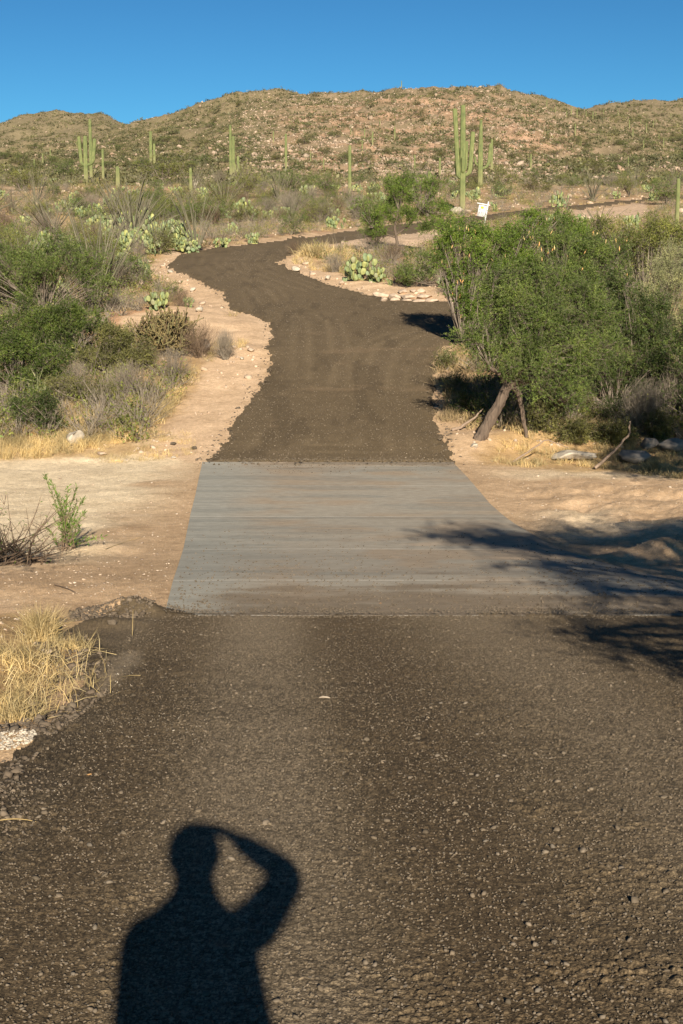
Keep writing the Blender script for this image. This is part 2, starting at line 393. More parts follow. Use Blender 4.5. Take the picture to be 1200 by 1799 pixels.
M['scrub'] = foliage('scrub', [(.06, .07, .03), (.10, .105, .048), (.155, .145, .075), (.07, .075, .036)], .15, .15)
M['pad'] = simple('pad', [(.11, .15, .055), (.20, .23, .09), (.145, .185, .085), (.30, .30, .10), (.15, .20, .10), (.22, .20, .11)], 9, .6, .2, .005)
M['cholla'] = simple('cholla', [(.12, .09, .045), (.20, .15, .06), (.15, .14, .06), (.10, .06, .035)], 20, .85, .8, .02)
M['grass'] = foliage('grass', [(.36, .26, .125), (.50, .385, .20), (.42, .31, .15), (.60, .49, .29)], .25, 1.5)
M['grass_grey'] = foliage('grass_grey', [(.27, .20, .12), (.36, .275, .16), (.31, .23, .13)], .2, 1.5)
M['pod'] = simple('pod', [(.55, .42, .20), (.62, .30, .10), (.5, .4, .22)], 9, .8)
M['rock'] = simple('rock', [(.38, .285, .20), (.46, .355, .26), (.33, .245, .175), (.42, .31, .21)], 5, .9, .6, .03)
M['rock_grey'] = simple('rock_grey', [(.20, .17, .14), (.28, .24, .20)], 4, .9, .6, .03)
M['rock_pale'] = simple('rock_pale', [(.33, .285, .22), (.44, .38, .30)], 6, .9, .7, .03)
M['hillrock'] = simple('hillrock', [(.20, .15, .105), (.32, .24, .17), (.25, .17, .115), (.40, .31, .23), (.16, .12, .085)], .8, .95, .4, .1)
M['clod'] = simple('clod', [(.06, .046, .032), (.12, .09, .062), (.085, .067, .047), (.15, .115, .08)], 20, .95, .7, .01)
M['peb'] = simple('peb', [(.085, .065, .042), (.135, .103, .068), (.07, .055, .036), (.12, .092, .062), (.14, .108, .074), (.10, .078, .052), (.165, .13, .092), (.11, .092, .07)], 30, .9)
M['peb_far'] = simple('peb_far', [(.14, .11, .08), (.20, .16, .115), (.16, .125, .09), (.32, .26, .19)], 30, .9)
M['peb_tan'] = simple('peb_tan', [(.30, .22, .15), (.42, .33, .24), (.20, .15, .11), (.5, .42, .32)], 30, .9)
M['white'] = simple('white_paint', [(.58, .58, .56), (.64, .64, .62)], 3, .5, .05, .001, False)
M['amber'] = simple('amber_print', [(.75, .38, .02), (.80, .42, .03)], 3, .5, .05, .001, False)
M['ink'] = simple('ink', [(.05, .07, .09), (.08, .10, .12)], 3, .6, .05, .001, False)
M['skin'] = simple('skin', [(.50, .30, .20), (.56, .35, .24)], 12, .55, .1, .002, False)
M['hair'] = simple('hair', [(.03, .02, .012), (.06, .04, .025)], 40, .7, .6, .004, False, stretch=(6, 6, 1))
M['shirt'] = simple('shirt', [(.10, .14, .18), (.13, .17, .21)], 30, .9, .3, .003, False)
M['jeans'] = simple('jeans', [(.05, .07, .12), (.08, .10, .16)], 60, .9, .3, .003, False)
M['boot'] = simple('boot', [(.10, .06, .03), (.14, .09, .05)], 20, .7, .2, .003, False)
M['black'] = simple('black_plastic', [(.012, .012, .012), (.022, .022, .022)], 40, .45, .1, .001, False)
def saguaro_mat():
    m, t, o = mat('cactus_skin')
    a = N(t, 'ShaderNodeAttribute', attribute_name='rib')
    n = noise(t, 3.0, 6, stretch=(1, 1, .5))
    c = ramp(t, n, [(.3, (.075, .095, .034)), (.5, (.125, .145, .05)), (.7, (.185, .19, .072))])
    tc = N(t, 'ShaderNodeTexCoord'); sx = N(t, 'ShaderNodeSeparateXYZ'); t.links.new(tc.outputs['Object'], sx.inputs[0])
    mr = N(t, 'ShaderNodeMapRange'); mr.inputs[1].default_value = .0; mr.inputs[2].default_value = 2.5; mr.inputs[3].default_value = .55; mr.inputs[4].default_value = 0
    t.links.new(sx.outputs[2], mr.inputs[0])
    c = mix(t, mr.outputs[0], c, (.30, .25, .13))
    bsdf(t, o, c, .7, n, .3, .02); return m
M['cactus'] = saguaro_mat()

# ------------------------------------------------------------------ tagging
def tag(o, label=None, cat=None, group=None, kind=None):
    for k, v in (('label', label), ('category', cat), ('group', group), ('kind', kind)):
        if v: o[k] = v
    return o
def empty(name, loc, rz=0, sc=1):
    o = bpy.data.objects.new(name, None); COL.objects.link(o); o.location = loc; o.rotation_euler = (0, 0, rz)
    o.scale = (sc, sc, sc) if not isinstance(sc, tuple) else sc; o.empty_display_size = .2; return o
def copy_tree(o, parent=None):
    c = o.copy(); COL.objects.link(c); c.parent = parent
    for ch in list(o.children): copy_tree(ch, c)
    return c

# ------------------------------------------------------------------ ground sheet, road
def build_ground():
    yy = np.exp(np.linspace(math.log(2.75), math.log(960), 9000))
    rows = proj(yy * 0 + 0, yy, Tb(yy * 0 + .35 * yy * 0, yy))[1]
    rows2 = proj(-yy * .2, yy, Tb(-yy * .2, yy))[1]
    dr = np.maximum(np.abs(np.diff(rows)), np.abs(np.diff(rows2)))
    dr = np.maximum(dr, 0.012); cum = np.concatenate([[0], np.cumsum(dr)])
    nR = 1250
    R = np.interp(np.linspace(0, cum[-1], nR), cum, yy)
    R = np.concatenate([[.02, .3, .7, 1.1, 1.5, 1.9, 2.2, 2.5], R, [1100, 1400, 2000, 3000]])
    a0 = math.atan(790 / F); nd = 1080
    fine = np.linspace(-a0, a0, nd); st = [a0 + .004]; s = .004
    while st[-1] < pi - .001:
        s = min(s * 1.18, .09); st.append(st[-1] + s)
    st = np.array(st[:-1]); st = st[st < pi - .02]
    A = np.concatenate([-st[::-1], fine, st]); nA = len(A)
    # y = R cos-ish: rows of constant y in the fine fan, circles elsewhere
    aa, rr = np.meshgrid(A, R)
    k = np.clip((np.abs(aa) - a0) / .5, 0, 1)
    rad = rr / np.where(np.abs(aa) < a0 + .5, np.cos(np.minimum(np.abs(aa), a0)), np.cos(a0))
    x = rad * np.sin(aa); y = rad * np.cos(aa)
    z = H(x, y)
    sr = _roadd(x, y)
    wob = fbm(x / .16, y / .16, 3, 5) * .12 + fbm(x / .6, y / .6, 3, 7) * .14 + fbm(x / 1.8, y / 1.8, 2, 6) * .16
    wob = wob * np.where(y < 14, .6, 1) + np.where(y > 65, fbm(x / .9, y / 5, 3, 4) * .7, 0)
    road = (sr + wob) > 0
    up = sst(-.02, .30, sr + wob)
    far = y > 24
    z = z + np.where(y < 14, .012, .05) * up
    nearm = (y > 1.5) & (y < 16) & (np.abs(x) < 6)
    # road relief
    xs, ys = x[nearm], y[nearm]
    tr = np.exp(-np.abs((xs + .06 * ys + .02) / .4) ** 3) + .6 * np.exp(-np.abs((xs + .06 * ys - 1.95) / .5) ** 3)   # wheel lanes smoother
    edge = 1 - sst(0, .9, np.minimum(sr[nearm], 2))
    ruf = .35 + .65 * sst(.4, .7, vnoise(xs / .5, ys / .9, 78)) * (1 - .7 * np.clip(tr, 0, 1)) + .7 * edge
    c1 = cells(xs / .013, ys / .013, 90); i1 = cells.id; c2 = cells(xs / .030, ys / .030, 95); i2 = cells.id; c3 = cells(xs / .065, ys / .065, 99) * sst(.62, .8, vnoise(xs / .2, ys / .2, 81))
    rel = (c1 * .009 + c2 * .018 * sst(.35, .7, vnoise(xs / .25, ys / .3, 79)) + c3 * .016) * ruf + fbm(xs / .12, ys / .12, 3, 80) * .004 * ruf
    slabm = ((x > SLx(y)) & (x < SRx(y)) & (y > YS0) & (y < YS1))
    fan = (1 - sst(a0 * .96, a0 * 1.02, np.abs(aa))); rel = rel * np.where(road[nearm], .62, .35) * fan[nearm]
    z[nearm] += rel
    mid = (y >= 16) & (y < 60)
    z[mid] += (np.where(road[mid], 1, .6) * cells(x[mid] / .07, y[mid] / .07, 96) * .014)
    # under the slab
    inn = np.minimum(np.minimum(x - SLx(y), SRx(y) - x), np.minimum(y - YS0 - .35, YS1 - y))
    z = z - .10 * sst(-.02, .12, inn) * 1.0
    ov = (y > YS0 - .1) & (y < 13.4) & road
    # colours
    c = np.zeros(x.shape + (3,))
    def setc(m, col):
        m = np.clip(m, 0, 1)[..., None]; nonlocal c
        c = c * (1 - m) + np.array(col) * m
    setc(np.ones_like(x), (.45, .325, .215))
    n1 = fbm(x / 3, y / 3, 4, 101); n2 = fbm(x / 12, y / 12, 4, 102); n3 = fbm(x / .8, y / .8, 4, 103)
    wash = sst(12, 15, y) * (1 - sst(29, 33, y))
    setc(wash * sst(-.1, .3, n1 + .6 * sst(3.2, 5.5, -x) * sst(19, 22, y) + .5 * sst(5.5, 7.5, x) * sst(19, 22, y)) * sst(2.5, 4, np.abs(x)), (.64, .54, .40))
    md = sst(31, 36, y) * (1 - sst(200, 280, y)) * sst(.3, 1.6, -sr)
    setc(md * sst(-.35, .15, n1), (.36, .25, .14)); setc(md * sst(.0, .35, n3 + n2), (.30, .21, .12)); setc(md * sst(.1, .5, -n2 + n3 * .6), (.43, .27, .17))
    # pale banks by the road
    pale = np.zeros_like(x)
    for P, amt in PALE: pale = np.maximum(pale, sst(-.25, .25, sdist(P, x, y) + n3 * .5) * amt)
    setc(pale, (.50, .37, .26))
    gl = np.zeros_like(x)
    for P in LITTER: gl = np.maximum(gl, sst(-.4, .3, sdist(P, x, y) + n3 * .7))
    setc(gl * .8, (.38, .26, .13))
    hm = sst(220, 300, y)
    u = ucol(x, np.maximum(y, 1)); h1 = fbm(x / 30, y / 30, 4, 105); h2 = fbm(x / 7, y / 9, 4, 106); h3 = fbm(x / 2.2, y / 3, 3, 107)
    setc(hm, (.235, .185, .115)); setc(hm * sst(-.2, .3, h2), (.18, .15, .085)); setc(hm * sst(.1, .35, h3), (.29, .22, .145))
    red = sst(430, 560, u) * (1 - sst(930, 1050, u)) * (1 - sst(480, 545, y + h1 * 60)) * sst(-.3, .1, h1 + h2)
    setc(hm * red * .6, (.34, .215, .14)); setc(hm * red * sst(.08, .25, h3 + h2 * .5) * .8, (.50, .33, .22))
    setc(hm * (1 - sst(440, 560, u)) * .5, (.19, .165, .09)); setc(sst(600, 700, y) * .6, (.21, .175, .11))
    # road colour
    rc = np.zeros_like(c) + np.array((.178, .135, .090))
    def setr(m, col):
        m = np.clip(m, 0, 1)[..., None]; nonlocal rc
        rc = rc * (1 - m) + np.array(col) * m
    xs_ = x + .06 * y
    lane = np.exp(-np.abs((xs_ + .02) / .34) ** 3) * .95 + np.exp(-np.abs((xs_ - 1.95) / .5) ** 3) * .6 + np.exp(-np.abs((xs_ + 1.15) / .2) ** 3) * .25
    dk = np.exp(-np.abs((xs_ - .78) / .36) ** 3) + .7 * np.exp(-np.abs((xs_ + .72) / .22) ** 3)
    lane = lane * (y < 14) * sst(-1.0, .1, fbm(x / .5, y / 2.5, 4, 110) + .25)
    setr(dk * .7 * (y < 14) * sst(-1.0, .0, fbm(x / .5, y / 2.5, 4, 117)), (.118, .084, .052)); setr(lane * .9, (.285, .228, .17))
    setr(sst(.05, .5, fbm(x / .6, y / 1.4, 4, 111)) * .22 * (y < 14), (.125, .095, .062))
    fl = sst(.0, .5, fbm(x / 1.2, y / 3.0, 4, 112)) * (y > 24); setr(fl * .5, (.20, .152, .104))
    for w_, a_ in ((.75, .45), (1.25, .6), (1.95, .75), (2.45, .5)): setr((y > 24) * a_ * np.exp(-((sr - w_) / .13) ** 2) * sst(-.35, .15, n1), (.235, .18, .122))
    setr((y > 24) * .5 * sst(.2, .45, fbm(x / .5, y / 2.2, 4, 114)), (.115, .087, .058))
    # thin worn spots where tan dust shows
    setr((y > 28) * (y < 46) * sst(.35, .55, fbm(x / 1.6, y / .9, 4, 113)) * .5, (.26, .19, .13))
    setr((1 - sst(0, .35, sr + wob)) * sst(.1, .4, n3) * .5, (.20, .15, .105))
    pk = np.ones_like(x); pk[nearm] = (.68 + .64 * i1) * np.where(c1 > .015, 1, .7) * (.84 + .32 * i2)  # tone differs per pebble; crevice shade between pebbles is put into the colour
    fd = (1 - sst(7, 15, y)) * fan; rc = rc * (1 + (pk - 1) * fd)[..., None]
    sp = sdist(WHITE, x, y)
    rc2 = rc; vi = np.arange(x.size).reshape(x.shape)
    setr(sst(-.12, .08, sp + n3 * .12), (.36, .29, .22))
    q = np.stack([vi[:-1, :-1], vi[:-1, 1:], vi[1:, 1:], vi[1:, :-1]], -1)
    wr = np.stack([vi[:-1, -1], vi[:-1, 0], vi[1:, 0], vi[1:, -1]], -1)      # close the ring behind the camera
    isr = (road[:-1, :-1].astype(int) + road[:-1, 1:] + road[1:, 1:] + road[1:, :-1]) >= 2
    isw = (road[:-1, -1].astype(int) + road[:-1, 0] + road[1:, 0] + road[1:, -1]) >= 2
    V = np.stack([x, y, z], -1).reshape(-1, 3)
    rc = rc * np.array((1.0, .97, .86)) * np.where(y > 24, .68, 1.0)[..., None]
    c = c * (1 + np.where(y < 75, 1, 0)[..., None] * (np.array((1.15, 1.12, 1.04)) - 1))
    bm = (np.exp(-((sr - .12) / .28) ** 2) * (x < 0) * (y < 12.6) * sst(-.3, .2, n3))[..., None]; rc = rc * (1 - .45 * bm)
    yc = y[:-1, :-1]
    def sub(mask, maskw, name, mt, cc):
        f = np.concatenate([q[mask], wr[maskw]]); used = np.unique(f); mp = np.zeros(V.shape[0], int); mp[used] = np.arange(len(used))
        o = MB().add(V[used], mp[f]).build(name, mt, None, True)
        at = o.data.color_attributes.new('soil', 'FLOAT_COLOR', 'POINT')
        col = np.concatenate([cc.reshape(-1, 3)[used], np.ones((len(used), 1))], 1)
        at.data.foreach_set('color', col.astype(np.float32).ravel()); return o
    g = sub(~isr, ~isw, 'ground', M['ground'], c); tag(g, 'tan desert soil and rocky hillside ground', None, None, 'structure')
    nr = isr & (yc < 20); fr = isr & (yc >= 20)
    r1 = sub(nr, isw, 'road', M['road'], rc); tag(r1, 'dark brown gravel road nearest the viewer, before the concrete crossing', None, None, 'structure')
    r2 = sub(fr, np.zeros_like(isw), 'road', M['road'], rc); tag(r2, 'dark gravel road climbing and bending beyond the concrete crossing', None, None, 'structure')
PALE = [(poly([(200, 590), (215, 570), (300, 548), (400, 541), (477, 560), (480, 592), (468, 640), (462, 665), (430, 722), (372, 800), (350, 812), (250, 800), (300, 730), (350, 650), (350, 610), (250, 600)]), 1.0),
        (poly([(250, 470), (300, 440), (320, 445), (300, 470), (345, 492), (400, 525), (400, 545), (300, 545), (330, 520), (280, 490)]), .9),
        (poly([(490, 470), (520, 445), (560, 465), (600, 485), (660, 500), (740, 500), (860, 510), (860, 540), (640, 522), (540, 490)]), 1.0),
        (poly([(560, 434), (640, 422), (735, 409), (780, 402), (770, 420), (700, 440), (600, 440)]), 1.0),
        (poly([(1000, 372), (1130, 356), (1150, 372), (1120, 388), (1010, 395)]), 1.0),
        (poly([(770, 740), (830, 760), (1000, 800), (1200, 840), (1300, 900), (1300, 1100), (1000, 960), (860, 870), (790, 810)]), .35)]
LITTER = [poly([(-200, 800), (-200, 700), (100, 690), (260, 620), (350, 640), (300, 720), (240, 800), (100, 805)]),
          poly([(-120, 1320), (-200, 1090), (60, 1060), (150, 1110), (110, 1200), (70, 1270), (20, 1300)]),
          poly([(840, 810), (880, 770), (1300, 760), (1300, 850), (1100, 830), (950, 822)])]
WHITE = poly([(165, 1215), (190, 1175), (235, 1150), (215, 1185), (185, 1220)])
build_ground()

# concrete crossing: five cast panels
def build_slab():
    root = empty('low_water_crossing', (0, 0, 0)); tag(root, 'grey concrete low water crossing slab between two gravel stretches', None, None, 'structure')
    joints = [YS0] + [unp(560, r)[1] for r in (1022, 967, 909, 855)] + [YS1]
    for j in range(5):
        y0 = joints[j] + (.009 if j else 0); y1 = joints[j + 1] - (.009 if j < 4 else 0)
        ys = np.linspace(y0, y1, 110); us = np.linspace(0, 1, 190)
        yy, uu = np.meshgrid(ys, us, indexing='ij'); xx = SLx(yy) * (1 - uu) + SRx(yy) * uu
        zz = Tb(xx, yy) + .018 + fbm(xx / 2, yy / 2, 2, 9) * .006
        top = np.stack([xx, yy, zz], -1).reshape(-1, 3); n, m = yy.shape; vi = np.arange(n * m).reshape(n, m)
        f = np.stack([vi[:-1, :-1], vi[:-1, 1:], vi[1:, 1:], vi[1:, :-1]], -1).reshape(-1, 4)
        mb = MB().add(top, f)
        ring = np.concatenate([vi[0, :], vi[1:, -1], vi[-1, -2::-1], vi[-2:0:-1, 0]]); K = len(ring)
        sv = np.concatenate([top[ring], top[ring] - [0, 0, .22]]); i = np.arange(K)
        mb.add(sv, np.stack([i, i + K, (i + 1) % K + K, (i + 1) % K], 1))
        po = mb.build('slab_panel', M['concrete'], root)
        c = np.zeros(xx.shape + (3,)) + np.array((.325, .31, .265)); dl = xx - SLx(yy); nf = fbm(xx / .9, yy / .8, 5, 131); nl = fbm(xx / 2.2, yy / .35, 5, 132); nk = fbm(xx / .35, yy / .3, 4, 133)
        def sc(mk, col):
            nonlocal c
            mk = np.clip(mk, 0, 1)[..., None]; c = c * (1 - mk) + np.array(col) * mk
        sc(sst(.25, 1.5, dl) * (.45 + .75 * sst(-.35, .35, nf + .5 * nl)) * .9, (.335, .27, .20))
        sc(sst(-.05, .3, nl) * .5, (.225, .225, .20))
        sc(np.exp(-((yy - 17.4 + .25 * nf) / 1.3) ** 2) * sst(1.6, 2.8, dl) * sst(.0, .22, nl + .3 * nk) * .8, (.47, .355, .25))
        sc(sst(.4, .9, yy - 27.6 + nf * 1.2) * sst(.8, 1.6, dl) * .6 * sst(-.2, .25, nk + nl), (.20, .155, .11))
        g = (14.9 - yy) / 2.2 - .45 * sst(.8, 2.6, xx); sc(sst(.0, .5, g * 1.1 + nl * .75 + nk * .25 - .15) * sst(.15, .75, dl + nk * .4) * .8, (.185, .142, .098))
        sc(np.exp(-((yy - 12.72 + .1 * nf) / .13) ** 2) * sst(-.1, .2, nl) * .7, (.44, .35, .26))
        cc = np.concatenate([c.reshape(-1, 3), np.tile((.25, .24, .22), (2 * K, 1))]); at = po.data.color_attributes.new('soil', 'FLOAT_COLOR', 'POINT')
        at.data.foreach_set('color', np.concatenate([cc, np.ones((len(cc), 1))], 1).astype(np.float32).ravel())
build_slab()
# ------------------------------------------------------------------ plant generators (each returns a thing at the origin)
def P3(*a): return np.array(a, float)
def bez(p0, p1, p2, n):
    t = np.linspace(0, 1, n)[:, None]; return (1 - t) ** 2 * p0 + 2 * t * (1 - t) * p1 + t * t * p2
def crown(rng, org, lobes, ncl, nsp, L, nlf, leafL, leafW, up=.25, trunk_r=.03, shell=.5, droop=0, nb=4, clump=0):
    """org: points where limbs start. lobes: (cx,cy,cz,rx,ry,rz). returns wood MB, leaf MB"""
    wood, lf = MB(), MB(); clump = int(clump); lobes = np.array(lobes, float); org = np.atleast_2d(org)
    if clump:
        nl = []
        for l in lobes:
            for _ in range(clump):
                d = unit(rng.normal(size=3)); q = l[:3] + d * l[3:] * rng.uniform(.35, .88); nl.append([*q, *(l[3:] * rng.uniform(.14, .31))])
        big = lobes; lobes = np.array(nl)
    vol = (lobes[:, 3] * lobes[:, 4] * lobes[:, 5]) ** .8; pr = vol / vol.sum()
    li = rng.choice(len(lobes), ncl, p=pr)
    d = unit(rng.normal(size=(ncl, 3))); rr = rng.uniform(0, 1, ncl) ** shell
    rr = rr * (1 + .30 * rng.normal(size=ncl)).clip(.4, 1.7)
    C = lobes[li, :3] + d * rr[:, None] * lobes[li, 3:]
    C[:, 2] = np.maximum(C[:, 2], .08)
    Pa, Pb, Ra, Rb = [], [], [], []
    tr = trunk_r * (.42 if clump else 1)
    for i in range(len(lobes)):
        o = org[np.argmin(np.linalg.norm(org - lobes[i, :3], axis=1))]
        c = lobes[i, :3]; mid = (o + c) / 2 + rng.normal(0, .08, 3) * np.linalg.norm(c - o)
        b = bez(o, mid, c, 6); r = np.linspace(tr, tr * .45, 6)
        Pa += list(b[:-1]); Pb += list(b[1:]); Ra += list(r[:-1]); Rb += list(r[1:])
        for j in np.where(li == i)[0][::1]:
            s = b[rng.integers(2, 6)]; m = (s + C[j]) / 2 + rng.normal(0, .1, 3) * np.linalg.norm(C[j] - s)
            q = bez(s, m, C[j], nb); r2 = np.linspace(tr * .35, tr * .1, nb)
            Pa += list(q[:-1]); Pb += list(q[1:]); Ra += list(r2[:-1]); Rb += list(r2[1:])
    # sprigs
    K = ncl * nsp; base = np.repeat(C, nsp, 0) + rng.normal(0, L * .35, (K, 3))
    out = unit(np.repeat(C - lobes[li, :3], nsp, 0) / np.repeat(lobes[li, 3:], nsp, 0))
    D = unit(out * .5 + rng.normal(0, .65, (K, 3)) + [0, 0, up]); LL = L * rng.uniform(.5, 1.3, K)
    tip = base + D * LL[:, None]; tip[:, 2] -= droop * LL
    CC = np.repeat(C, nsp, 0)[::2]; Pa += list(CC); Pb += list(tip[::2]); Ra += [min(tr * .09, .004)] * len(CC); Rb += [.0015] * len(CC)
    v, f = tubes(np.array(Pa), np.array(Pb), np.array(Ra), np.array(Rb), 4); wood.add(v, f)
    if nlf:
        t = rng.uniform(.05, 1, (K, nlf, 1)); p = base[:, None] * (1 - t) + tip[:, None] * t
        dl = D[:, None] * .6 + rng.normal(0, .8, (K, nlf, 3))
        keep = p.reshape(-1, 3)[:, 2] > .02
        pp = p.reshape(-1, 3)[keep]; dd = dl.reshape(-1, 3)[keep]
        v, f = leaves(pp, dd, leafL * rng.uniform(.6, 1.4, len(pp)), leafW * rng.uniform(.6, 1.4, len(pp)), rng)
        lf.add(v, f)
    return wood, lf
def shrub(rng, name, lobes, ncl, nsp, L, nlf, lL, lW, leafm, woodm, org=None, **k):
    root = empty(name, (0, 0, 0)); 
    if org is None: org = [[0, 0, 0]]
    wd, lf = crown(rng, org, lobes, ncl, nsp, L, nlf, lL, lW, **k)
    wd.build('stems', woodm, root)
    if nlf: lf.build('foliage', leafm, root)
    return root
def dome(rng, w, h, n=5, d=None):
    d = d or w
    return [(rng.uniform(-.28, .28) * w, rng.uniform(-.28, .28) * d, h * rng.uniform(.38, .62), w * rng.uniform(.22, .34), d * rng.uniform(.22, .34), h * rng.uniform(.28, .42)) for _ in range(n)]
def twiggy(rng, w, h, n=60, r=.006, mat_=None, name='dry_shrub', fork=4):
    """leafless shrub: stems that fork two or three times"""
    Pa, Pb, Ra, Rb = [], [], [], []
    p = rng.normal(0, .07 * w, (n, 3)); p[:, 2] = 0
    a = rng.uniform(0, 2 * pi, n); t = rng.uniform(.1, 1.15, n)
    d = np.stack([np.cos(a) * np.sin(t), np.sin(a) * np.sin(t), np.cos(t)], 1); sc = np.array([w / 2, w / 2, h])
    rad = np.full(n, r)
    for g in range(fork):
        q = p + d * sc * rng.uniform(.2, .36, (len(p), 1)); q[:, 2] = np.maximum(q[:, 2], .02)
        Pa.append(p); Pb.append(q); Ra.append(rad); Rb.append(rad * .7)
        k = 2 if g < 3 else 1
        p = np.repeat(q, k, 0); rad = np.repeat(rad * .7, k)
        d = unit(np.repeat(d, k, 0) + rng.normal(0, .38, (len(p), 3)) + [0, 0, .08])
    v, f = tubes(np.concatenate(Pa), np.concatenate(Pb), np.concatenate(Ra), np.concatenate(Rb), 3)
    o = MB().add(v, f).build(name, mat_); return o
def ocotillo(rng, h=3, n=18, sp=.45):
    Pa, Pb, Ra, Rb = [], [], [], []
    for i in range(n):
        a = rng.uniform(0, 2 * pi); t = abs(rng.normal(.15, sp * .6)) + .05; L = h * rng.uniform(.65, 1.1)
        d = P3(cos(a) * sin(t), sin(a) * sin(t), cos(t))
        b = bez(P3(cos(a), sin(a), 0) * .08, d * L * .5, d * L + P3(cos(a), sin(a), 0) * L * .08 + rng.normal(0, .08, 3), 7)
        r = np.linspace(.028, .012, 7); Pa += list(b[:-1]); Pb += list(b[1:]); Ra += list(r[:-1]); Rb += list(r[1:])
    v, f = tubes(Pa, Pb, np.array(Ra), np.array(Rb), 5)
    o = MB().add(v, f).build('ocotillo', M['wand']); return o
def disc(n=12):
    t = np.arange(n) * 2 * pi / n
    ring = np.stack([np.cos(t) * (.82 + .18 * np.sin(t)), np.zeros(n), np.sin(t)], 1)
    v = np.concatenate([ring, ring * [.72, 1, .72] + [0, .11, 0], ring * [.72, 1, .72] - [0, .11, 0], [[0, .14, 0], [0, -.14, 0]]])
    f = []; f3 = []
    for i in range(n):
        j = (i + 1) % n
        f += [(i, j, n + j, n + i), (j, i, 2 * n + i, 2 * n + j)]; f3 += [(n + i, n + j, 3 * n), (2 * n + j, 2 * n + i, 3 * n + 1)]
    return v, np.array(f), np.array(f3)
DISC = disc()
def prickly(rng, w=1.6, h=.9, n=55, size=.13):
    mb = MB(); base = []
    v0, f4, f3 = DISC
    nb = max(4, n // 7)
    for i in range(nb):
        base.append((P3(rng.uniform(-.34, .34) * w, rng.uniform(-.34, .34) * w * .7, .03), rng.uniform(0, pi), rng.normal(0, .35), 0))
    out = []; q = list(base)
    while q and len(out) < n:
        p, yaw, lean, g = q.pop(0); s = size * rng.uniform(.75, 1.2)
        R = np.array([[cos(lean), 0, sin(lean)], [0, 1, 0], [-sin(lean), 0, cos(lean)]]); Z = np.array([[cos(yaw), -sin(yaw), 0], [sin(yaw), cos(yaw), 0], [0, 0, 1]])
        T = rng.normal(0, .22); X = np.array([[1, 0, 0], [0, cos(T), -sin(T)], [0, sin(T), cos(T)]])
        A = Z @ R @ X; out.append((p, A, s)); top = p + A @ P3(0, 0, 1.9 * s)
        if top[2] < h:
            for _ in range(rng.integers(1, 4)):
                dl = rng.normal(0, .6)
                pe = p + A @ P3(sin(dl) * .75 * s, 0, s + cos(dl) * .9 * s)
                q.append((pe, yaw + rng.normal(0, .7), lean + dl * .75, g + 1))
    for p, A, s in out:
        v = (v0 * s + [0, 0, s * .97]) @ A.T + p; off = mb.n
        mb.v.append(v); mb.f += [f4 + off, f3 + off]; mb.n += len(v)
    e = np.array([b[0] + [0, 0, .04] for b in base]); v, f = tubes(e * 0 + [0, 0, .02], e, .035, .03, 5); mb.add(v, f)
    return mb.build('prickly_pear', M['pad'], None, True)
def cholla(rng, w=1.8, h=1.3, n=70):
    Pa, Pb, Ra, Rb = [], [], [], []
    p = np.zeros((n, 3)); p[:, :2] = rng.normal(0, .12 * w, (n, 2)); a = rng.uniform(0, 2 * pi, n); t = rng.uniform(.1, 1.25, n)
    d = np.stack([np.cos(a) * np.sin(t), np.sin(a) * np.sin(t), np.cos(t)], 1); sc = np.array([w * .5, w * .5, h])
    for g in range(5):
        q = p + d * sc * rng.uniform(.13, .26, (len(p), 1)); q[:, 2] = np.maximum(q[:, 2], .03)
        Pa.append(p); Pb.append(q); r = np.full(len(p), .017 - .001 * g); Ra.append(r); Rb.append(r * 1.05)
        k = 2 if g in (0, 1, 3) else 1; p = np.repeat(q, k, 0); d = unit(np.repeat(d, k, 0) + rng.normal(0, .6, (len(p), 3)) + [0, 0, .25])
    v, f = tubes(np.concatenate(Pa), np.concatenate(Pb), np.concatenate(Ra), np.concatenate(Rb), 5)
    mb = MB().add(v, f)
    v, f = stones(np.concatenate(Pb[-2:]), .03, rng, I0, .2, 1.2); mb.add(v, f)
    return mb.build('cholla_bush', M['cholla'])
def blades(P, rng, h=.35, wd=.006, lean=.5, curve=.5):
    P = np.asarray(P, float); n = len(P); a = rng.uniform(0, 2 * pi, n); t = np.abs(rng.normal(0, lean, n))
    d = np.stack([np.cos(a) * np.sin(t), np.sin(a) * np.sin(t), np.cos(t)], 1); L = np.reshape(h * rng.uniform(.5, 1.3, n) * np.ones(n), (-1, 1))
    hz = np.stack([np.cos(a), np.sin(a), np.zeros(n)], 1); b = rng.uniform(0, curve, (n, 1))
    p1 = P + d * L * .5; p2 = P + d * L + hz * L * b * .6 - [0, 0, 1] * L * b * .35
    s = unit(np.cross(d, rng.normal(size=(n, 3)))) * wd * .5
    v = np.stack([P - s, P + s, p1 + s * .8, p1 - s * .8, p2], 1).reshape(-1, 3)
    i = np.arange(n)[:, None] * 5
    return v, i + np.array([[0, 1, 2, 3]]), i + np.array([[3, 2, 4]])
def addblades(mb, b):
    v, f4, f3 = b; off = mb.n; mb.v.append(v); mb.f += [f4 + off, f3 + off]; mb.n += len(v)
def tussock(rng, n=500, r=.12, h=.4, wd=.006, lean=.55, m='grass', name='grass_tussock', curve=.6):
    p = np.zeros((n, 3)); p[:, :2] = rng.normal(0, r, (n, 2)); mb = MB(); addblades(mb, blades(p, rng, h, wd, lean, curve))
    return mb.build(name, M[m])
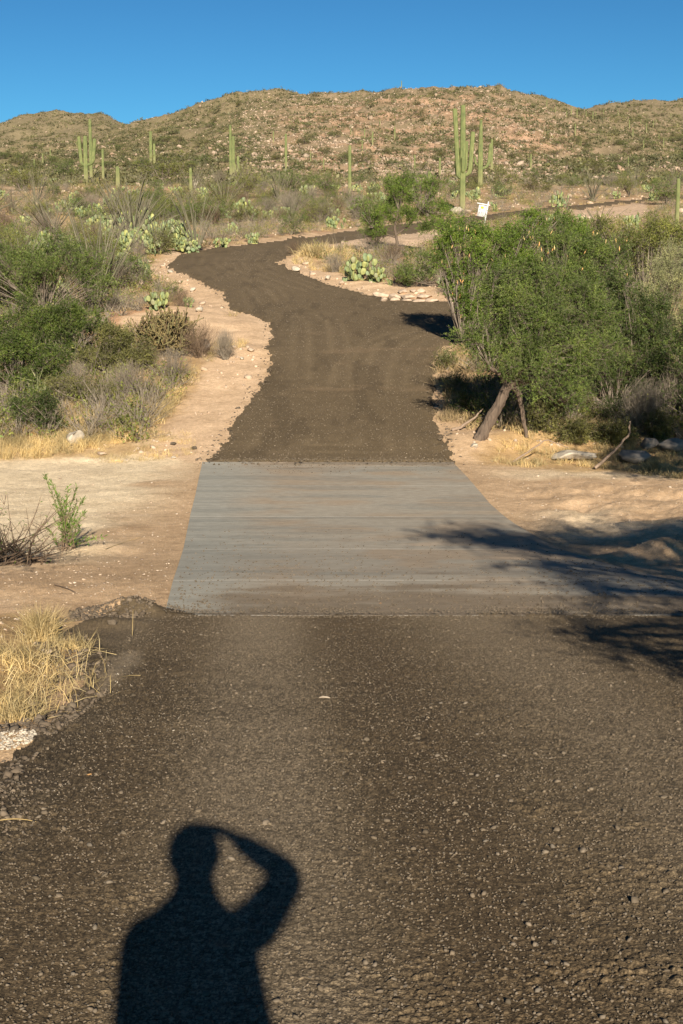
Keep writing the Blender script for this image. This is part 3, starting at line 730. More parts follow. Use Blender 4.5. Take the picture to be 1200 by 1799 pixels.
def saguaro(rng, h, r, arms=(), r_top=None, cap=False, nr=13, lean=0):
    """arms: (attach height, out distance, side angle, rise height, radius)"""
    root = empty('saguaro', (0, 0, 0)); r_top = r_top or r * .8
    t = np.linspace(0, 1, 22); z = t * h
    rad = np.interp(t, [0, .08, .35, .6, .93, 1], [r * .85, r * .95, r, r * .93, r_top, r_top * .9]); zz = list(z); 
    k = np.array([.3, .6, .85, 1.0]); rad = np.concatenate([rad, r_top * .9 * np.sqrt(1 - k ** 2).clip(.12)]); z = np.concatenate([z, h + k * r_top * .8])
    path = np.stack([lean * z, np.zeros_like(z) + .012 * np.sin(z * 1.3), z], 1)
    mb = MB(); madd(mb, sweep(path, rad, nr * 4, nr, .27)); mb.build('stem', M['cactus'], root, True)
    for (za, out, ang, zr, ra) in arms:
        dx, dy = cos(ang), sin(ang); s = P3(lean * za + dx * r * .3, dy * r * .3, za)
        elb = P3(lean * za + dx * out, dy * out, za + out * .12); top = P3(lean * za + dx * out * 1.0 + .03, dy * out, za + zr)
        b = bez(s, elb, elb + P3(0, 0, max(out * .9, .3)), 9)
        up = np.linspace(0, 1, 10)[1:, None]; e = b[-1]; topv = P3(e[0] + dx * .06 * zr, e[1] + dy * .06 * zr, za + zr)
        path = np.concatenate([b, e + (topv - e) * up]); kk = np.array([.5, .85, 1.0]); dirn = unit(topv - e)
        rad = np.concatenate([np.linspace(ra * .6, ra, 6), np.full(len(path) - 6, ra)])
        path = np.concatenate([path, topv + dirn * kk[:, None] * ra * .8]); rad = np.concatenate([rad, ra * np.sqrt(1 - kk ** 2).clip(.12)])
        mb = MB(); madd(mb, sweep(path, rad, 40, 10, .27)); mb.build('arm', M['cactus'], root, True)
    if cap:
        p = np.zeros((60, 3)); a = rng.uniform(0, 2 * pi, 60); p[:, 0] = np.cos(a) * r_top * .8 + lean * h; p[:, 1] = np.sin(a) * r_top * .8; p[:, 2] = h + r_top * .45
        v, f = stones(p, .06, rng, I0, .2, 1); MB().add(v, f).build('fruit_crown', M['cholla'], root)
    return root
def pxm(px, row):
    x, y, z = HP(px, row); return x, y, z, F / proj(x, y, z)[2]
def put(o, px, row, label=None, cat=None, group=None, rz=0, sc=1, dz=-.03):
    x, y, z = HP(px, row); o.location = (x, y, z + dz); o.rotation_euler = (0, 0, rz)
    o.scale = sc if isinstance(sc, tuple) else (sc, sc, sc); tag(o, label, cat, group); return o

# ------------------------------------------------------------------ saguaros that can be told apart
def sag(px, base, top, wpx, label, arms=(), cap=False, lean=0, wtop=None, seed=1):
    x, y, z, s = pxm(px, base); h = (base - top) / s
    A = [((base - a[0]) / s, a[1] / s, a[2], (a[0] - a[3]) / s, a[4] / 2 / s) for a in arms]
    o = saguaro(np.random.default_rng(seed), h - wpx / s * .3, wpx * .92 / 2 / s, A, (wtop or wpx * .85) / 2 / s, cap, lean=lean)
    o.location = (x, y, z - .1); tag(o, label, 'saguaro'); return o
sag(812, 372, 188, 11.5, 'tallest many-armed saguaro, standing just left of the white sign', [(312, 8, pi, 197, 8), (311, 11, pi - .5, 285, 7), (304, 5, -pi / 2, 279, 6.5), (308, 13, .1, 236, 8), (290, 9, 2.4, 258, 6), (300, 11, 1.0, 250, 6)], wtop=9, lean=-.006)
sag(843, 330, 210, 10, 'saguaro with one raised right arm and a dark fruit crown, behind the white sign', [(296, 15, 0, 255, 6), (291, 9, pi, 277, 4)], True, wtop=5.5)
sag(863, 300, 245, 5, 'slim green saguaro behind the raised arm of the fruit-crowned saguaro')
sag(760, 358, 301, 7.5, 'leaning armless saguaro rising out of the mesquite beside the upper road', lean=-.12)
sag(772, 312, 277, 4.5, 'thin pale saguaro between the leaning saguaro and the rocky hill')
sag(614, 346, 256, 6.5, 'straight armless saguaro alone above the middle of the upper road')
sag(502, 300, 236, 5, 'slim saguaro rising behind a green shrub, midway along the slope')
sag(405, 312, 221, 5.5, 'taller column of the close saguaro pair above the road bend')
sag(410, 310, 240, 6, 'shorter column of the close saguaro pair above the road bend')
sag(418, 312, 274, 6, 'squat blue green saguaro right of the close saguaro pair', [(300, 5, pi, 288, 3)])
sag(151, 325, 240, 8.5, 'three-pronged saguaro with both arms raised, at far left', [(290, 8, pi, 243, 6), (290, 14, 0, 247, 6.5)])
sag(160, 316, 211, 6.5, 'tall saguaro standing just behind the three-pronged one')
sag(181, 318, 262, 5, 'thin saguaro right of the three-pronged one')
sag(207, 332, 292, 8, 'short thick saguaro on the left slope among grey brush')
sag(265, 290, 231, 6, 'saguaro with brown tip rising behind the wide green bush at left', cap=True)
sag(271, 290, 253, 5, 'low saguaro companion behind the wide green bush at left')
sag(335, 344, 295, 6, 'small saguaro beside a bleached dead cactus skeleton')
sag(1188, 420, 313, 8, 'single saguaro column at the right edge above the olive bushes')
sag(1207, 350, 255, 6, 'partly hidden saguaro at the far right edge of the slope')
# bleached skeleton beside the small saguaro
def skeleton():
    x, y, z, s = pxm(342, 331); rng = np.random.default_rng(5); mb = MB()
    for dx, t, hh in ((-.1, .05, 1.1), (0, -.1, 1.25), (.13, -.28, 1.0), (.05, .12, .7)):
        madd(mb, sweep(bez(P3(dx, 0, 0), P3(dx - t * .3, .02, hh * .5), P3(dx - t, .0, hh), 5), [.07, .06, .06, .05, .02], 6, jit=.1, rng=rng))
    o = mb.build('dead_cactus', M['bark_pale']); o.data.materials[0] = M['rock_pale']; o.location = (x, y, z); tag(o, 'bleached dead cactus skeleton standing right of a small saguaro', 'dead cactus')
skeleton()
# small saguaros scattered over the hills
rng = np.random.default_rng(44)
HS = [p for p in [(995, 205), (1003, 203), (1013, 210), (1029, 208), (1041, 212), (1046, 205), (985, 222), (1010, 238), (1020, 262), (1105, 230), (1125, 226), (1135, 232), (1111, 246), (1147, 228), (1157, 248), (928, 270), (885, 282), (884, 262),
      (932, 298), (1033, 290), (1103, 294), (1178, 292), (1130, 264), (667, 222), (673, 220), (694, 235), (640, 245), (616, 238), (560, 227), (636, 266), (654, 256), (693, 246), (88, 276), (118, 270), (135, 262), (60, 300), (45, 296),
      (705, 156), (745, 152), (1060, 200), (1085, 205), (1178, 208), (960, 190), (975, 200), (1165, 262), (30, 284), (75, 290), (520, 290), (568, 300), (480, 250), (545, 285), (728, 300), (1052, 330)] if (p[0] * 7 + p[1]) % 9 < 6 or p[1] < 215]
hp = [saguaro(rng, 4.2, .24, [(2.0, .6, .2, 1.6, .14)], nr=10), saguaro(rng, 3.6, .22, nr=10), saguaro(rng, 4.6, .24, [(2.2, .6, 0.3, 1.4, .14), (1.9, .6, pi, 1.7, .14)], nr=10)]
for i, (px, rw) in enumerate(HS):
    src = hp[(i * 7 + 1) % 3] if i % 9 == 0 else hp[1]
    o = copy_tree(src); side = 'rocky middle hill' if px < 860 else 'right hill'
    if px < 300: side = 'left hill'
    lab = 'small distant saguaro on the ' + side + ', one of the scattered pale columns'
    put(o, px, rw, lab, 'saguaro', 'distant saguaros on the ' + side, rz=rng.uniform(-.4, .4), sc=rng.uniform(.5, .9))
for h_ in hp:
    for c in list(h_.children): bpy.data.objects.remove(c)
    bpy.data.objects.remove(h_)

# ------------------------------------------------------------------ prototypes for the brush on the slopes
R_ = np.random.default_rng
proto = {}
def pgreen(k, m, w, h, seed, ncl=60, lm=.055):
    r = R_(seed); return shrub(r, k, dome(r, w, h, 6), ncl, 7, .26, 9, lm, .022, M[m], M['twig'], trunk_r=.025)
proto['creosote'] = [pgreen('green_bush', 'leaf_creosote', 2.6, 1.7, 11 + i, 80) for i in range(3)]
proto['mesq'] = [pgreen('green_bush', 'leaf_mesquite', 2.6, 1.8, 21 + i, 85) for i in range(3)]
proto['olive'] = [pgreen('olive_bush', 'leaf_olive', 2.0, 1.2, 31 + i, 60) for i in range(3)]
proto['dry'] = [twiggy(R_(41 + i), 1.8, 1.2, 70, .008, M['twig_grey'], 'dry_shrub') for i in range(3)] + [twiggy(R_(45 + i), 1.6, 1.0, 70, .008, M['twig_brown'], 'dry_shrub') for i in range(2)]
proto['oco'] = [ocotillo(R_(51 + i), 3.0, 20, .5) for i in range(3)]
proto['pear'] = [prickly(R_(61 + i), 1.7, .85, 60) for i in range(4)]
proto['tus'] = [tussock(R_(71 + i), 350, .14, .42, .012, .6) for i in range(3)]
for l in proto.values():
    for o in l: o.location = (0, -300, -50)
_used = {}
SPEC = {'creosote': ('green_bush', 'green bush', 1.7, 'yellow green bush'), 'mesq': ('green_bush', 'green bush', 1.8, 'fresh green bush'), 'olive': ('olive_bush', 'olive bush', 1.2, 'dull olive bush'),
        'dry': ('dry_shrub', 'dry shrub', 1.15, 'leafless grey shrub'), 'oco': ('ocotillo', 'ocotillo', 2.7, 'grey ocotillo fan'), 'pear': ('prickly_pear', 'prickly pear', .8, 'pale prickly pear'),
        'tus': ('grass_tussock', 'grass tussock', .4, 'golden grass tussock')}
_rp = random.Random(8)
def plant(kind, px, row, hpx, wpx=None, label=None, group=None, rz=None):
    x, y, z, s = pxm(px, row); l = proto[kind]; src = l[_rp.randrange(len(l))]
    o = copy_tree(src) if src.children or True else src
    H0 = SPEC[kind][2]; W0 = {'creosote': 2.6, 'mesq': 2.6, 'olive': 2.0, 'dry': 1.7, 'oco': 1.9, 'pear': 1.9, 'tus': .8}[kind]
    sz = hpx / s / H0; sx = (wpx / s / W0) if wpx else sz
    o.location = (x, y, z - .04); o.rotation_euler = (0, 0, _rp.uniform(0, 6.28) if rz is None else rz); o.scale = (sx, sx, sz)
    tag(o, label, SPEC[kind][1], group); return o
# named ones, photo pixels: kind, x, base row, height, width, label
NAMED = [
 ('creosote', 285, 322, 48, 120, 'wide yellow green bush in front of the brown-tipped saguaro on the left slope'),
 ('mesq', 110, 312, 34, 66, 'green bush just left of the three-pronged saguaro'),
 ('creosote', 38, 336, 46, 80, 'big rounded green bush at the left edge of the slope'),
 ('creosote', 430, 350, 58, 80, 'green bush at the foot of the close saguaro pair'),
 ('mesq', 505, 345, 58, 74, 'loose green bush under the slim saguaro midway along the slope'),
 ('mesq', 511, 412, 50, 62, 'compact green bush standing above the roadside right of the bend'),
 ('mesq', 572, 345, 48, 80, 'low green bush left of the straight armless saguaro'),
 ('creosote', 882, 325, 36, 50, 'green bush behind the raised-arm saguaro by the sign'),
 ('olive', 940, 338, 32, 60, 'grey olive bush on the slope above the sign'),
 ('creosote', 1105, 345, 42, 62, 'green bush on the slope right of the upright ocotillo'),
 ('creosote', 1042, 300, 22, 60, 'flat green bush at the foot of the right hill'),
 ('mesq', 1170, 360, 58, 90, 'dense green bush on the slope at the right edge'),
 ('oco', 1040, 352, 44, 50, 'upright grey ocotillo beyond the right end of the upper road'),
 ('oco', 1050, 404, 40, 60, 'ocotillo in front of the pale cut bank on the right'),
 ('pear', 982, 364, 26, 36, 'round yellow green prickly pear beside the upper road'),
 ('oco', 345, 440, 92, 90, 'tall ocotillo fan right beside the road bend'),
 ('oco', 185, 512, 100, 90, 'grey ocotillo leaning out of the green brush at left'),
 ('oco', 240, 412, 78, 90, 'broad grey ocotillo in the middle of the left slope'),
 ('oco', 205, 385, 66, 70, 'ocotillo above the prickly pear thicket on the left slope'),
 ('oco', 90, 412, 70, 90, 'ocotillo with many crowded wands, far left'),
 ('oco', 395, 365, 62, 70, 'ocotillo below the close saguaro pair'),
 ('pear', 255, 432, 34, 66, 'left clump of the prickly pear thicket by the road bend'),
 ('pear', 300, 436, 46, 70, 'middle clump of the prickly pear thicket by the road bend'),
 ('pear', 275, 446, 26, 60, 'lowest clump of the prickly pear thicket by the road bend'),
 ('pear', 385, 436, 20, 46, 'low prickly pear between the ocotillo and the road bend'),
 ('pear', 45, 442, 30, 66, 'bright prickly pear bank at the far left edge'),
 ('pear', 22, 438, 20, 44, 'small prickly pear at the left edge beside a larger one'),
 ('pear', 78, 440, 32, 30, 'narrow bright prickly pear behind the left brush'),
 ('pear', 126, 366, 20, 24, 'prickly pear under the three-pronged saguaro'),
 ('pear', 148, 380, 18, 18, 'small upright prickly pear on the left slope'),
 ('pear', 292, 372, 16, 32, 'pale prickly pear beneath the small saguaro'),
 ('pear', 325, 376, 16, 30, 'prickly pear just left of the ocotillo by the bend'),
 ('pear', 250, 492, 34, 44, 'prickly pear on the pale bank left of the bend'),
 ('pear', 215, 470, 30, 40, 'prickly pear in brush above the pale bank'),
 ('pear', 168, 492, 26, 40, 'yellowish prickly pear in the left brush beneath the ocotillo'),
 ('pear', 274, 545, 36, 66, 'bright yellow prickly pear behind the brown cholla'),
 ('pear', 208, 545, 20, 24, 'tiny yellow prickly pear on the bank behind the dark green bush'),
 ('pear', 330, 540, 20, 26, 'small prickly pear at the edge of the pale side track'),
 ('mesq', 300, 520, 34, 60, 'low green shrub among prickly pears left of the bend'),
 ('dry', 318, 538, 34, 56, 'silver grey shrub at the edge of the pale side track'),
 ('pear', 640, 492, 42, 90, 'large grey green prickly pear inside the road bend'),
 ('pear', 660, 496, 30, 56, 'front half of the prickly pear group inside the bend'),
 ('pear', 682, 501, 12, 22, 'tiny yellow green prickly pear on top of the stone bank'),
 ('pear', 785, 508, 24, 50, 'grey green prickly pear behind the right end of the stone bank'),
 ('pear', 590, 402, 24, 56, 'yellow prickly pear along the far roadside above the bend'),
 ('pear', 442, 428, 22, 36, 'prickly pear right of the bend on the far roadside'),
 ('pear', 540, 348, 24, 30, 'yellow prickly pear below the slim saguaro'),
 ('pear', 425, 376, 26, 40, 'prickly pear below the green bush of the saguaro pair'),
 ('pear', 470, 372, 16, 26, 'small prickly pear on the open slope above the bend'),
 ('pear', 410, 412, 20, 30, 'prickly pear just above the road bend'),
 ('pear', 865, 372, 16, 26, 'prickly pear right behind the white sign'),
 ('pear', 835, 352, 18, 40, 'prickly pear between the two tallest saguaros'),
 ('pear', 1085, 350, 14, 26, 'pale prickly pear beyond the end of the upper road'),
 ('pear', 1150, 352, 16, 30, 'prickly pear beyond the upper road at right'),
 ('pear', 975, 400, 26, 44, 'yellowish prickly pear on top of the dense green mesquite'),
 ('pear', 1020, 400, 22, 36, 'pale prickly pear below the cut bank on the right'),
 ('pear', 1110, 404, 26, 44, 'pale prickly pear right of the cut-bank ocotillo'),
 ('tus', 540, 448, 22, 46, 'golden grass tussock at the inner tip of the bend'),
 ('tus', 560, 452, 30, 60, 'wide dry grass clump inside the bend'),
 ('tus', 600, 462, 26, 50, 'dry grass clump behind the large prickly pear'),
 ('dry', 515, 447, 28, 30, 'reddish dry shrub at the inner tip of the bend'),
 ('dry', 590, 478, 30, 50, 'brown dry shrub left of the large prickly pear'),
 ('dry', 712, 500, 40, 70, 'grey brown shrub right of the large prickly pear'),
 ('dry', 800, 520, 60, 70, 'bare shrub between the stone bank and the dense mesquite'),
 ('dry', 830, 322, 20, 40, 'bare shrub at the foot of the many-armed saguaro'),
 ('dry', 245, 452, 30, 40, 'bare brown shrub under the prickly pear thicket'),
]
for a in NAMED: plant(*a)
for i in range(22): plant('pear', 165 + (i * 37 % 175), 404 + (i * 23 % 42), 24 + i % 9, 44 + (i * 7) % 22, 'yellow green prickly pear in the broad thicket above and left of the road bend', 'prickly pears of the thicket left of the road bend')
for i in range(8): plant('pear', 20 + (i * 53 % 110), 436 + (i * 11 % 14), 24 + i % 6, 46, 'yellow green prickly pear in the bank at the far left above the grey green mesquite', 'prickly pears at the far left above the mesquite')
# unnamed brush: each plant its own object, spread over zones of the slopes
ZONES = [  # px range, row range, place phrase
 ((-260, 130), (318, 400), 'on the slope left of the three-pronged saguaro'),
 ((130, 300), (322, 400), 'on the left slope between the three-pronged saguaro and the skeleton'),
 ((300, 480), (322, 398), 'on the slope above the road bend'),
 ((480, 700), (318, 392), 'on the slope above the middle of the upper road'),
 ((700, 900), (318, 350), 'around the tall saguaros behind the sign'),
 ((900, 1500), (314, 340), 'at the foot of the right hill beyond the upper road'),
 ((-260, 300), (400, 450), 'in the brush belt left of the road bend'),
 ((-200, 225), (450, 540), 'on the lower left slope above the dark green bushes'),
]
zr = R_(301)
zn = [76, 66, 74, 80, 34, 62, 46, 52]
wk = ['dry', 'creosote', 'olive', 'oco', 'pear', 'pear', 'creosote', 'tus', 'dry', 'mesq', 'pear', 'mesq']
def onroad(px, row):
    x, y, z = HP(px, row); return float(_roadd(np.array([x]), np.array([y]))[0]) > -.8
for (xr, rr, ph), n in zip(ZONES, zn):
    made = 0; t = 0
    while made < n and t < n * 4:
        t += 1; px = zr.uniform(*xr); rw = rr[0] + (rr[1] - rr[0]) * zr.uniform(0, 1) ** .9
        if onroad(px, rw): continue
        k = wk[zr.integers(len(wk))]
        x, y, z, s = pxm(px, rw); H0 = {'dry': 1.2, 'olive': 1.0, 'oco': 2.5, 'pear': .75, 'creosote': 1.3, 'tus': .5, 'mesq': 1.5}[k] * zr.uniform(.75, 1.5)
        ratio = {'dry': 1.5, 'olive': 1.7, 'oco': .9, 'pear': 2.0, 'creosote': 1.6, 'tus': 1.8, 'mesq': 1.6}[k]
        plant(k, px, rw, H0 * s, H0 * s * ratio, SPEC[k][3] + ' ' + ph, SPEC[k][1] + ' plants ' + ph); made += 1
# larger dark shrubs one can tell apart on the hills
hr = R_(77)
for i in range(180):
    px = hr.uniform(-60, 1260); top = float(np.interp(px, RA[0], RA[1])); rw = top + 6 + (300 - top) * hr.uniform(0, 1) ** .8
    k = 'mesq' if hr.random() < .5 else 'olive'
    x, y, z, s = pxm(px, rw); hm_ = hr.uniform(1.2, 2.2)
    side = 'rocky middle hill' if 430 < px < 930 else ('left shoulder of the hills' if px <= 430 else 'right hill')
    plant(k, px, rw, hm_ * s, hm_ * s * hr.uniform(1.7, 2.6), 'dark green shrub dotted on the ' + side, 'shrubs dotted on the ' + side)

# ------------------------------------------------------------------ low cover and loose stones (uncountable)
def scatter(n, seed, xr, yr, acc=None, logy=True):
    r = R_(seed); y = np.exp(r.uniform(math.log(yr[0]), math.log(yr[1]), n)) if logy else r.uniform(yr[0], yr[1], n)
    px = r.uniform(xr[0], xr[1], n); x = (px - CX) / F * y
    return x, y, r
def hillcover():
    x, y, r = scatter(120000, 5, (-300, 1500), (200, 900)); k = (y < 575) | (y > 640) & ((ucol(x, y) < 330) | (ucol(x, y) > 900))
    u = ucol(x, y); k &= r.uniform(0, 1, len(x)) < np.where((u > 430) & (u < 950) & (y < 500), .6, 1.0)
    k &= (vnoise(x / 9, y / 12, 5) > .25) & (r.uniform(0, 1, len(x)) < (y / 420) ** 1.3)
    x, y = x[k], y[k]; z = H(x, y); n = len(x); s = r.uniform(.3, .85, n) * np.where(r.uniform(0, 1, n) < .10, 1.7, 1) * np.where(y > 600, 1.5, 1)
    m = 13; C = np.repeat(np.stack([x, y, z + s * .25], 1), m, 0); S_ = np.repeat(s, m)
    P = C + r.normal(0, 1, (n * m, 3)) * S_[:, None] * [.42, .42, .22]
    v, f = leaves(P, r.normal(size=(n * m, 3)), S_ * .6, S_ * .34, r)
    tag(MB().add(v, f).build('hill_scrub', M['scrub']), 'low grey green scrub speckled all over the hills', 'scrub', None, 'stuff')
    x, y, r = scatter(95000, 6, (-300, 1500), (215, 900)); u = ucol(x, y)
    pr = np.where((u > 420) & (u < 1000), .95, .4) * (vnoise(x / 14, y / 20, 9) * 1.3)
    k = (r.uniform(0, 1, len(x)) < pr) & (r.uniform(0, 1, len(x)) < (y / 330)); x, y = x[k], y[k]; z = H(x, y)
    s = r.uniform(.14, .45, len(x)) * np.where(r.uniform(0, 1, len(x)) < .03, 2.2, 1)
    v, f = stones(np.stack([x, y, z + s * .1], 1), s, r, I0, .26, .7)
    tag(MB().add(v, f).build('hill_rocks', M['hillrock']), 'tan and pink rocks littering the hillsides', 'rocks', None, 'stuff')
hillcover()
def lowcover():
    # dry grass and litter over the slopes between the bushes
    x, y, r = scatter(11000, 15, (-700, 1900), (31, 240)); d = _roadd(x, y); k = (d < -.5) & (vnoise(x / 3, y / 3, 3) > .35)
    for P, amt in PALE: k &= ~((sdist(P, x, y) > -.1) & (r.uniform(0, 1, len(x)) < .96))
    x, y = x[k], y[k]; z = H(x, y); n = len(x); m = 26
    C = np.repeat(np.stack([x, y, z], 1), m, 0) + np.concatenate([r.normal(0, .13, (n * m, 2)), np.zeros((n * m, 1))], 1)
    g = r.uniform(0, 1, n) < .5
    for sel, mt, nm, lb in ((g, 'grass', 'dry_grass', 'golden dry grass between the desert shrubs'), (~g, 'grass_grey', 'dry_grass', 'grey brown dead weeds between the desert shrubs')):
        mb = MB(); yy = np.repeat(y, m)[np.repeat(sel, m)]
        addblades(mb, blades(C[np.repeat(sel, m)], r, .22 + .0012 * yy, .014, .6, .6))
        tag(mb.build(nm, M[mt]), lb, 'dry grass', None, 'stuff')
    # rocks on the slopes
    x, y, r = scatter(9000, 16, (-500, 1700), (30, 235)); d = _roadd(x, y); k = (d < -.3) & (vnoise(x / 4, y / 4, 13) > .45); x, y = x[k], y[k]
    s = r.uniform(.02, .07, len(x)) * np.where(r.uniform(0, 1, len(x)) < .04, 2.5, 1) * (.4 + y / 60)
    v, f = stones(np.stack([x, y, H(x, y) + s * .2], 1), s, r, I0, .2, .8)
    tag(MB().add(v, f).build('slope_stones', M['rock']), 'loose tan stones strewn over the brushy slopes', 'stones', None, 'stuff')
    # small brush filling the gaps: twigs and small leaves
    x, y, r = scatter(17000, 17, (-600, 1800), (31, 250)); d = _roadd(x, y); k = (d < -1.0) & (vnoise(x / 5, y / 5, 23) > .30)
    for P, amt in PALE: k &= ~(sdist(P, x, y) > -.3)
    x, y = x[k], y[k]; z = H(x, y); n = len(x); m = 24; s = r.uniform(.25, .7, n) * (1 + y / 220)
    C = np.repeat(np.stack([x, y, z], 1), m, 0); S_ = np.repeat(s, m); d = r.normal(size=(n * m, 3)); d[:, 2] = np.abs(d[:, 2]) + .4; d = unit(d)
    g = np.repeat(r.uniform(0, 1, n) < .5, m)
    st = C + r.normal(0, .05, C.shape) * [1, 1, 0]
    q = st + d * (S_ * r.uniform(.6, 1.3, n * m))[:, None]
    a, b = tubes(st[g], q[g], .009, .004, 3)
    tag(MB().add(a, b).build('low_brush', M['twig_grey']), 'low bare twiggy brush filling the desert slopes', 'brush', None, 'stuff')
    P = st[~g] + d[~g] * (S_[~g] * r.uniform(.2, 1, (~g).sum()))[:, None]; P = np.repeat(P, 3, 0) + r.normal(0, .07, (len(P) * 3, 3)); P[:, 2] = np.maximum(P[:, 2], 0 * P[:, 2] + np.repeat(np.repeat(z, m)[~g], 3) + .03)
    v, f = leaves(P, r.normal(size=P.shape), .09, .04, r)
    tag(MB().add(v, f).build('low_brush', M['leaf_creosote']), 'low olive leafy brush filling the desert slopes', 'brush', None, 'stuff')
lowcover()

# ------------------------------------------------------------------ big mesquites on the right
def lob(px0, row0, rx, ry, X, Y, Z, s, dy=0, depth=None):
    """lobe seen at photo position for a plant whose base is at world X,Y,Z"""
    d = Y * cP - (Z - CZ) * sP
    zc = CZ + (Y + dy) * tanE(row0); xc = (px0 - CX) / F * ((Y + dy) * cP - (zc - CZ) * sP)
    return (xc - X, dy, zc - Z, rx / s, (depth or rx) / s, ry / s)
def tree(px, base, lobes, label, leafm, ncl, nsp=7, L=.28, nlf=12, lL=.06, lW=.02, wood='twig', name='mesquite_tree', trunk=None, tr=.05, cat='mesquite', seed=1, pods=0, **k):
    X, Y, Z, s = pxm(px, base); r = R_(seed); root = empty(name, (X, Y, Z)); tag(root, label, cat)
    LB = [lob(a[0], a[1], a[2], a[3], X, Y, Z, s, *(a[4:])) for a in lobes]
    org = [[0, 0, .15]]
    if trunk:
        org = []
        for path, r0, r1, nm in trunk:
            pts = []
            for q in path:
                dy = q[2] if len(q) > 2 else 0
                zc = CZ + (Y + dy) * tanE(q[1]); pts.append(((q[0] - CX) / F * ((Y + dy) * cP - (zc - CZ) * sP) - X, dy, zc - Z))
            pts = np.array(pts); t = np.linspace(0, 1, len(pts)); tt = np.linspace(0, 1, len(pts) * 5)
            pp = np.stack([np.interp(tt, t, pts[:, i]) for i in range(3)], 1)
            kk = np.array([.25, .5, .25])
            for _ in range(3): pp[1:-1] = pp[:-2] * .25 + pp[1:-1] * .5 + pp[2:] * .25
            pp[1:-1] += r.normal(0, r0 * .06, pp[1:-1].shape)
            mb = MB(); madd(mb, sweep(pp, np.linspace(r0, r1, len(pp)) * (1 + r.normal(0, .06, len(pp))), 22, 8, .22, jit=.07, rng=r)); mb.build(nm, M['bark'], root, True)
            org.append(pp[-1]); org.append(pp[len(pp) * 2 // 3])
    wd, lf = crown(r, org, LB, ncl, nsp, L, nlf, lL, lW, trunk_r=tr, clump=k.pop('clump', 13), **k)
    wd.build('branches', M[wood], root)
    if nlf: lf.build('crown', M[leafm], root)
    if pods:
        P = []
        for _ in range(pods):
            l = LB[r.integers(len(LB))]; d = unit(r.normal(size=3)); d[1] = -abs(d[1]); P.append(np.array(l[:3]) + d * np.array(l[3:]) * r.uniform(.8, 1.05))
        v, f = leaves(np.array(P), np.tile([0, 0, -1.0], (pods, 1)) + r.normal(0, .25, (pods, 3)), .16, .028, r)
        tag(MB().add(v, f).build('seed_pods', M['pod'], root), kind='stuff')
    return root
# broken, leaning old mesquite on the right bank
tree(852, 772, [(830, 600, 22, 22), (905, 638, 34, 18, -.5), (1000, 690, 24, 20, -.6), (948, 668, 22, 24, -.6), (862, 590, 40, 46), (905, 545, 60, 56), (985, 580, 60, 56, -.3), (940, 622, 46, 34, -.5), (975, 655, 26, 30, -.4), (1030, 640, 44, 26, -.4), (1065, 610, 28, 22, -.4), (880, 495, 56, 40, .5), (960, 505, 60, 46, .4), (1030, 545, 44, 46)],
     'old mesquite with thick split trunk leaning over the gravel edge on the right bank', 'leaf_mesquite', 900, 9, .34, 24, .04, .013, wood='twig',
     trunk=[([(832, 788), (840, 773), (858, 745), (880, 705), (896, 668), (888, 655)], .165, .10, 'trunk'), ([(893, 668), (912, 690), (918, 730), (926, 775)], .10, .035, 'limb'),
            ([(890, 672), (878, 655), (862, 648)], .10, .05, 'limb'), ([(896, 672), (925, 668), (960, 655, .2), (985, 640, .4)], .12, .05, 'limb'), ([(898, 668), (925, 640, -.2), (944, 632, -.3), (925, 648, -.4)], .07, .03, 'limb'),
            ([(930, 668), (970, 700), (982, 722)], .05, .02, 'limb')], tr=.05, seed=3, droop=.25)
tree(812, 612, [(788, 418, 30, 26), (775, 450, 24, 22), (815, 405, 24, 18), (850, 440, 50, 40), (820, 490, 34, 36), (900, 455, 60, 56, .5), (908, 410, 36, 22, .5), (826, 555, 26, 36), (806, 525, 22, 30), (796, 480, 24, 28), (950, 420, 50, 44, 1.5), (1005, 415, 44, 34, 1.5), (865, 530, 40, 50), (940, 380, 24, 14, 1.0), (985, 385, 20, 14, 1.2)],
     'bright green mesquite hung with pale pods at the mouth of the side road', 'leaf_bright', 1150, 9, .28, 19, .048, .019, tr=.05, seed=4, pods=110)
tree(1010, 640, [(1010, 470, 56, 50), (1060, 450, 50, 50), (1045, 520, 46, 56), (975, 430, 46, 34)],
     'middle green mesquite crown behind the old leaning tree', 'leaf_mesquite', 520, 9, .34, 18, .05, .018, tr=.045, seed=5, pods=40)
tree(1100, 690, [(1085, 530, 44, 46), (1110, 590, 50, 46), (1150, 560, 45, 50), (1080, 600, 36, 40), (1165, 620, 50, 40)],
     'dark shaded mesquite at the right edge beneath the grey green shrub', 'leaf_dark', 480, 9, .3, 13, .055, .02, tr=.045, seed=6)
tree(1130, 560, [(1120, 420, 60, 40), (1170, 415, 55, 40), (1060, 410, 50, 30), (1230, 430, 60, 50), (1120, 450, 60, 40)],
     'yellow green palo verde crown near the single saguaro at right', 'leaf_creosote', 420, 8, .34, 12, .07, .02, name='palo_verde_tree', cat='palo verde', tr=.05, seed=7, up=.5)
tree(1170, 600, [(1165, 500, 46, 50), (1200, 480, 40, 50), (1140, 540, 30, 40), (1210, 550, 50, 50)],
     'pale grey green broom-like shrub at the right edge', 'leaf_pale', 260, 9, .45, 12, .10, .012, name='desert_broom', cat='broom shrub', tr=.03, seed=8, up=1.2)
tree(1240, 760, [(1230, 600, 60, 60), (1270, 660, 60, 60), (1200, 700, 36, 30), (1290, 560, 70, 70)],
     'dark mesquite cut off by the right edge, above the boulders', 'leaf_dark', 340, 8, .3, 13, .055, .02, tr=.05, seed=9)
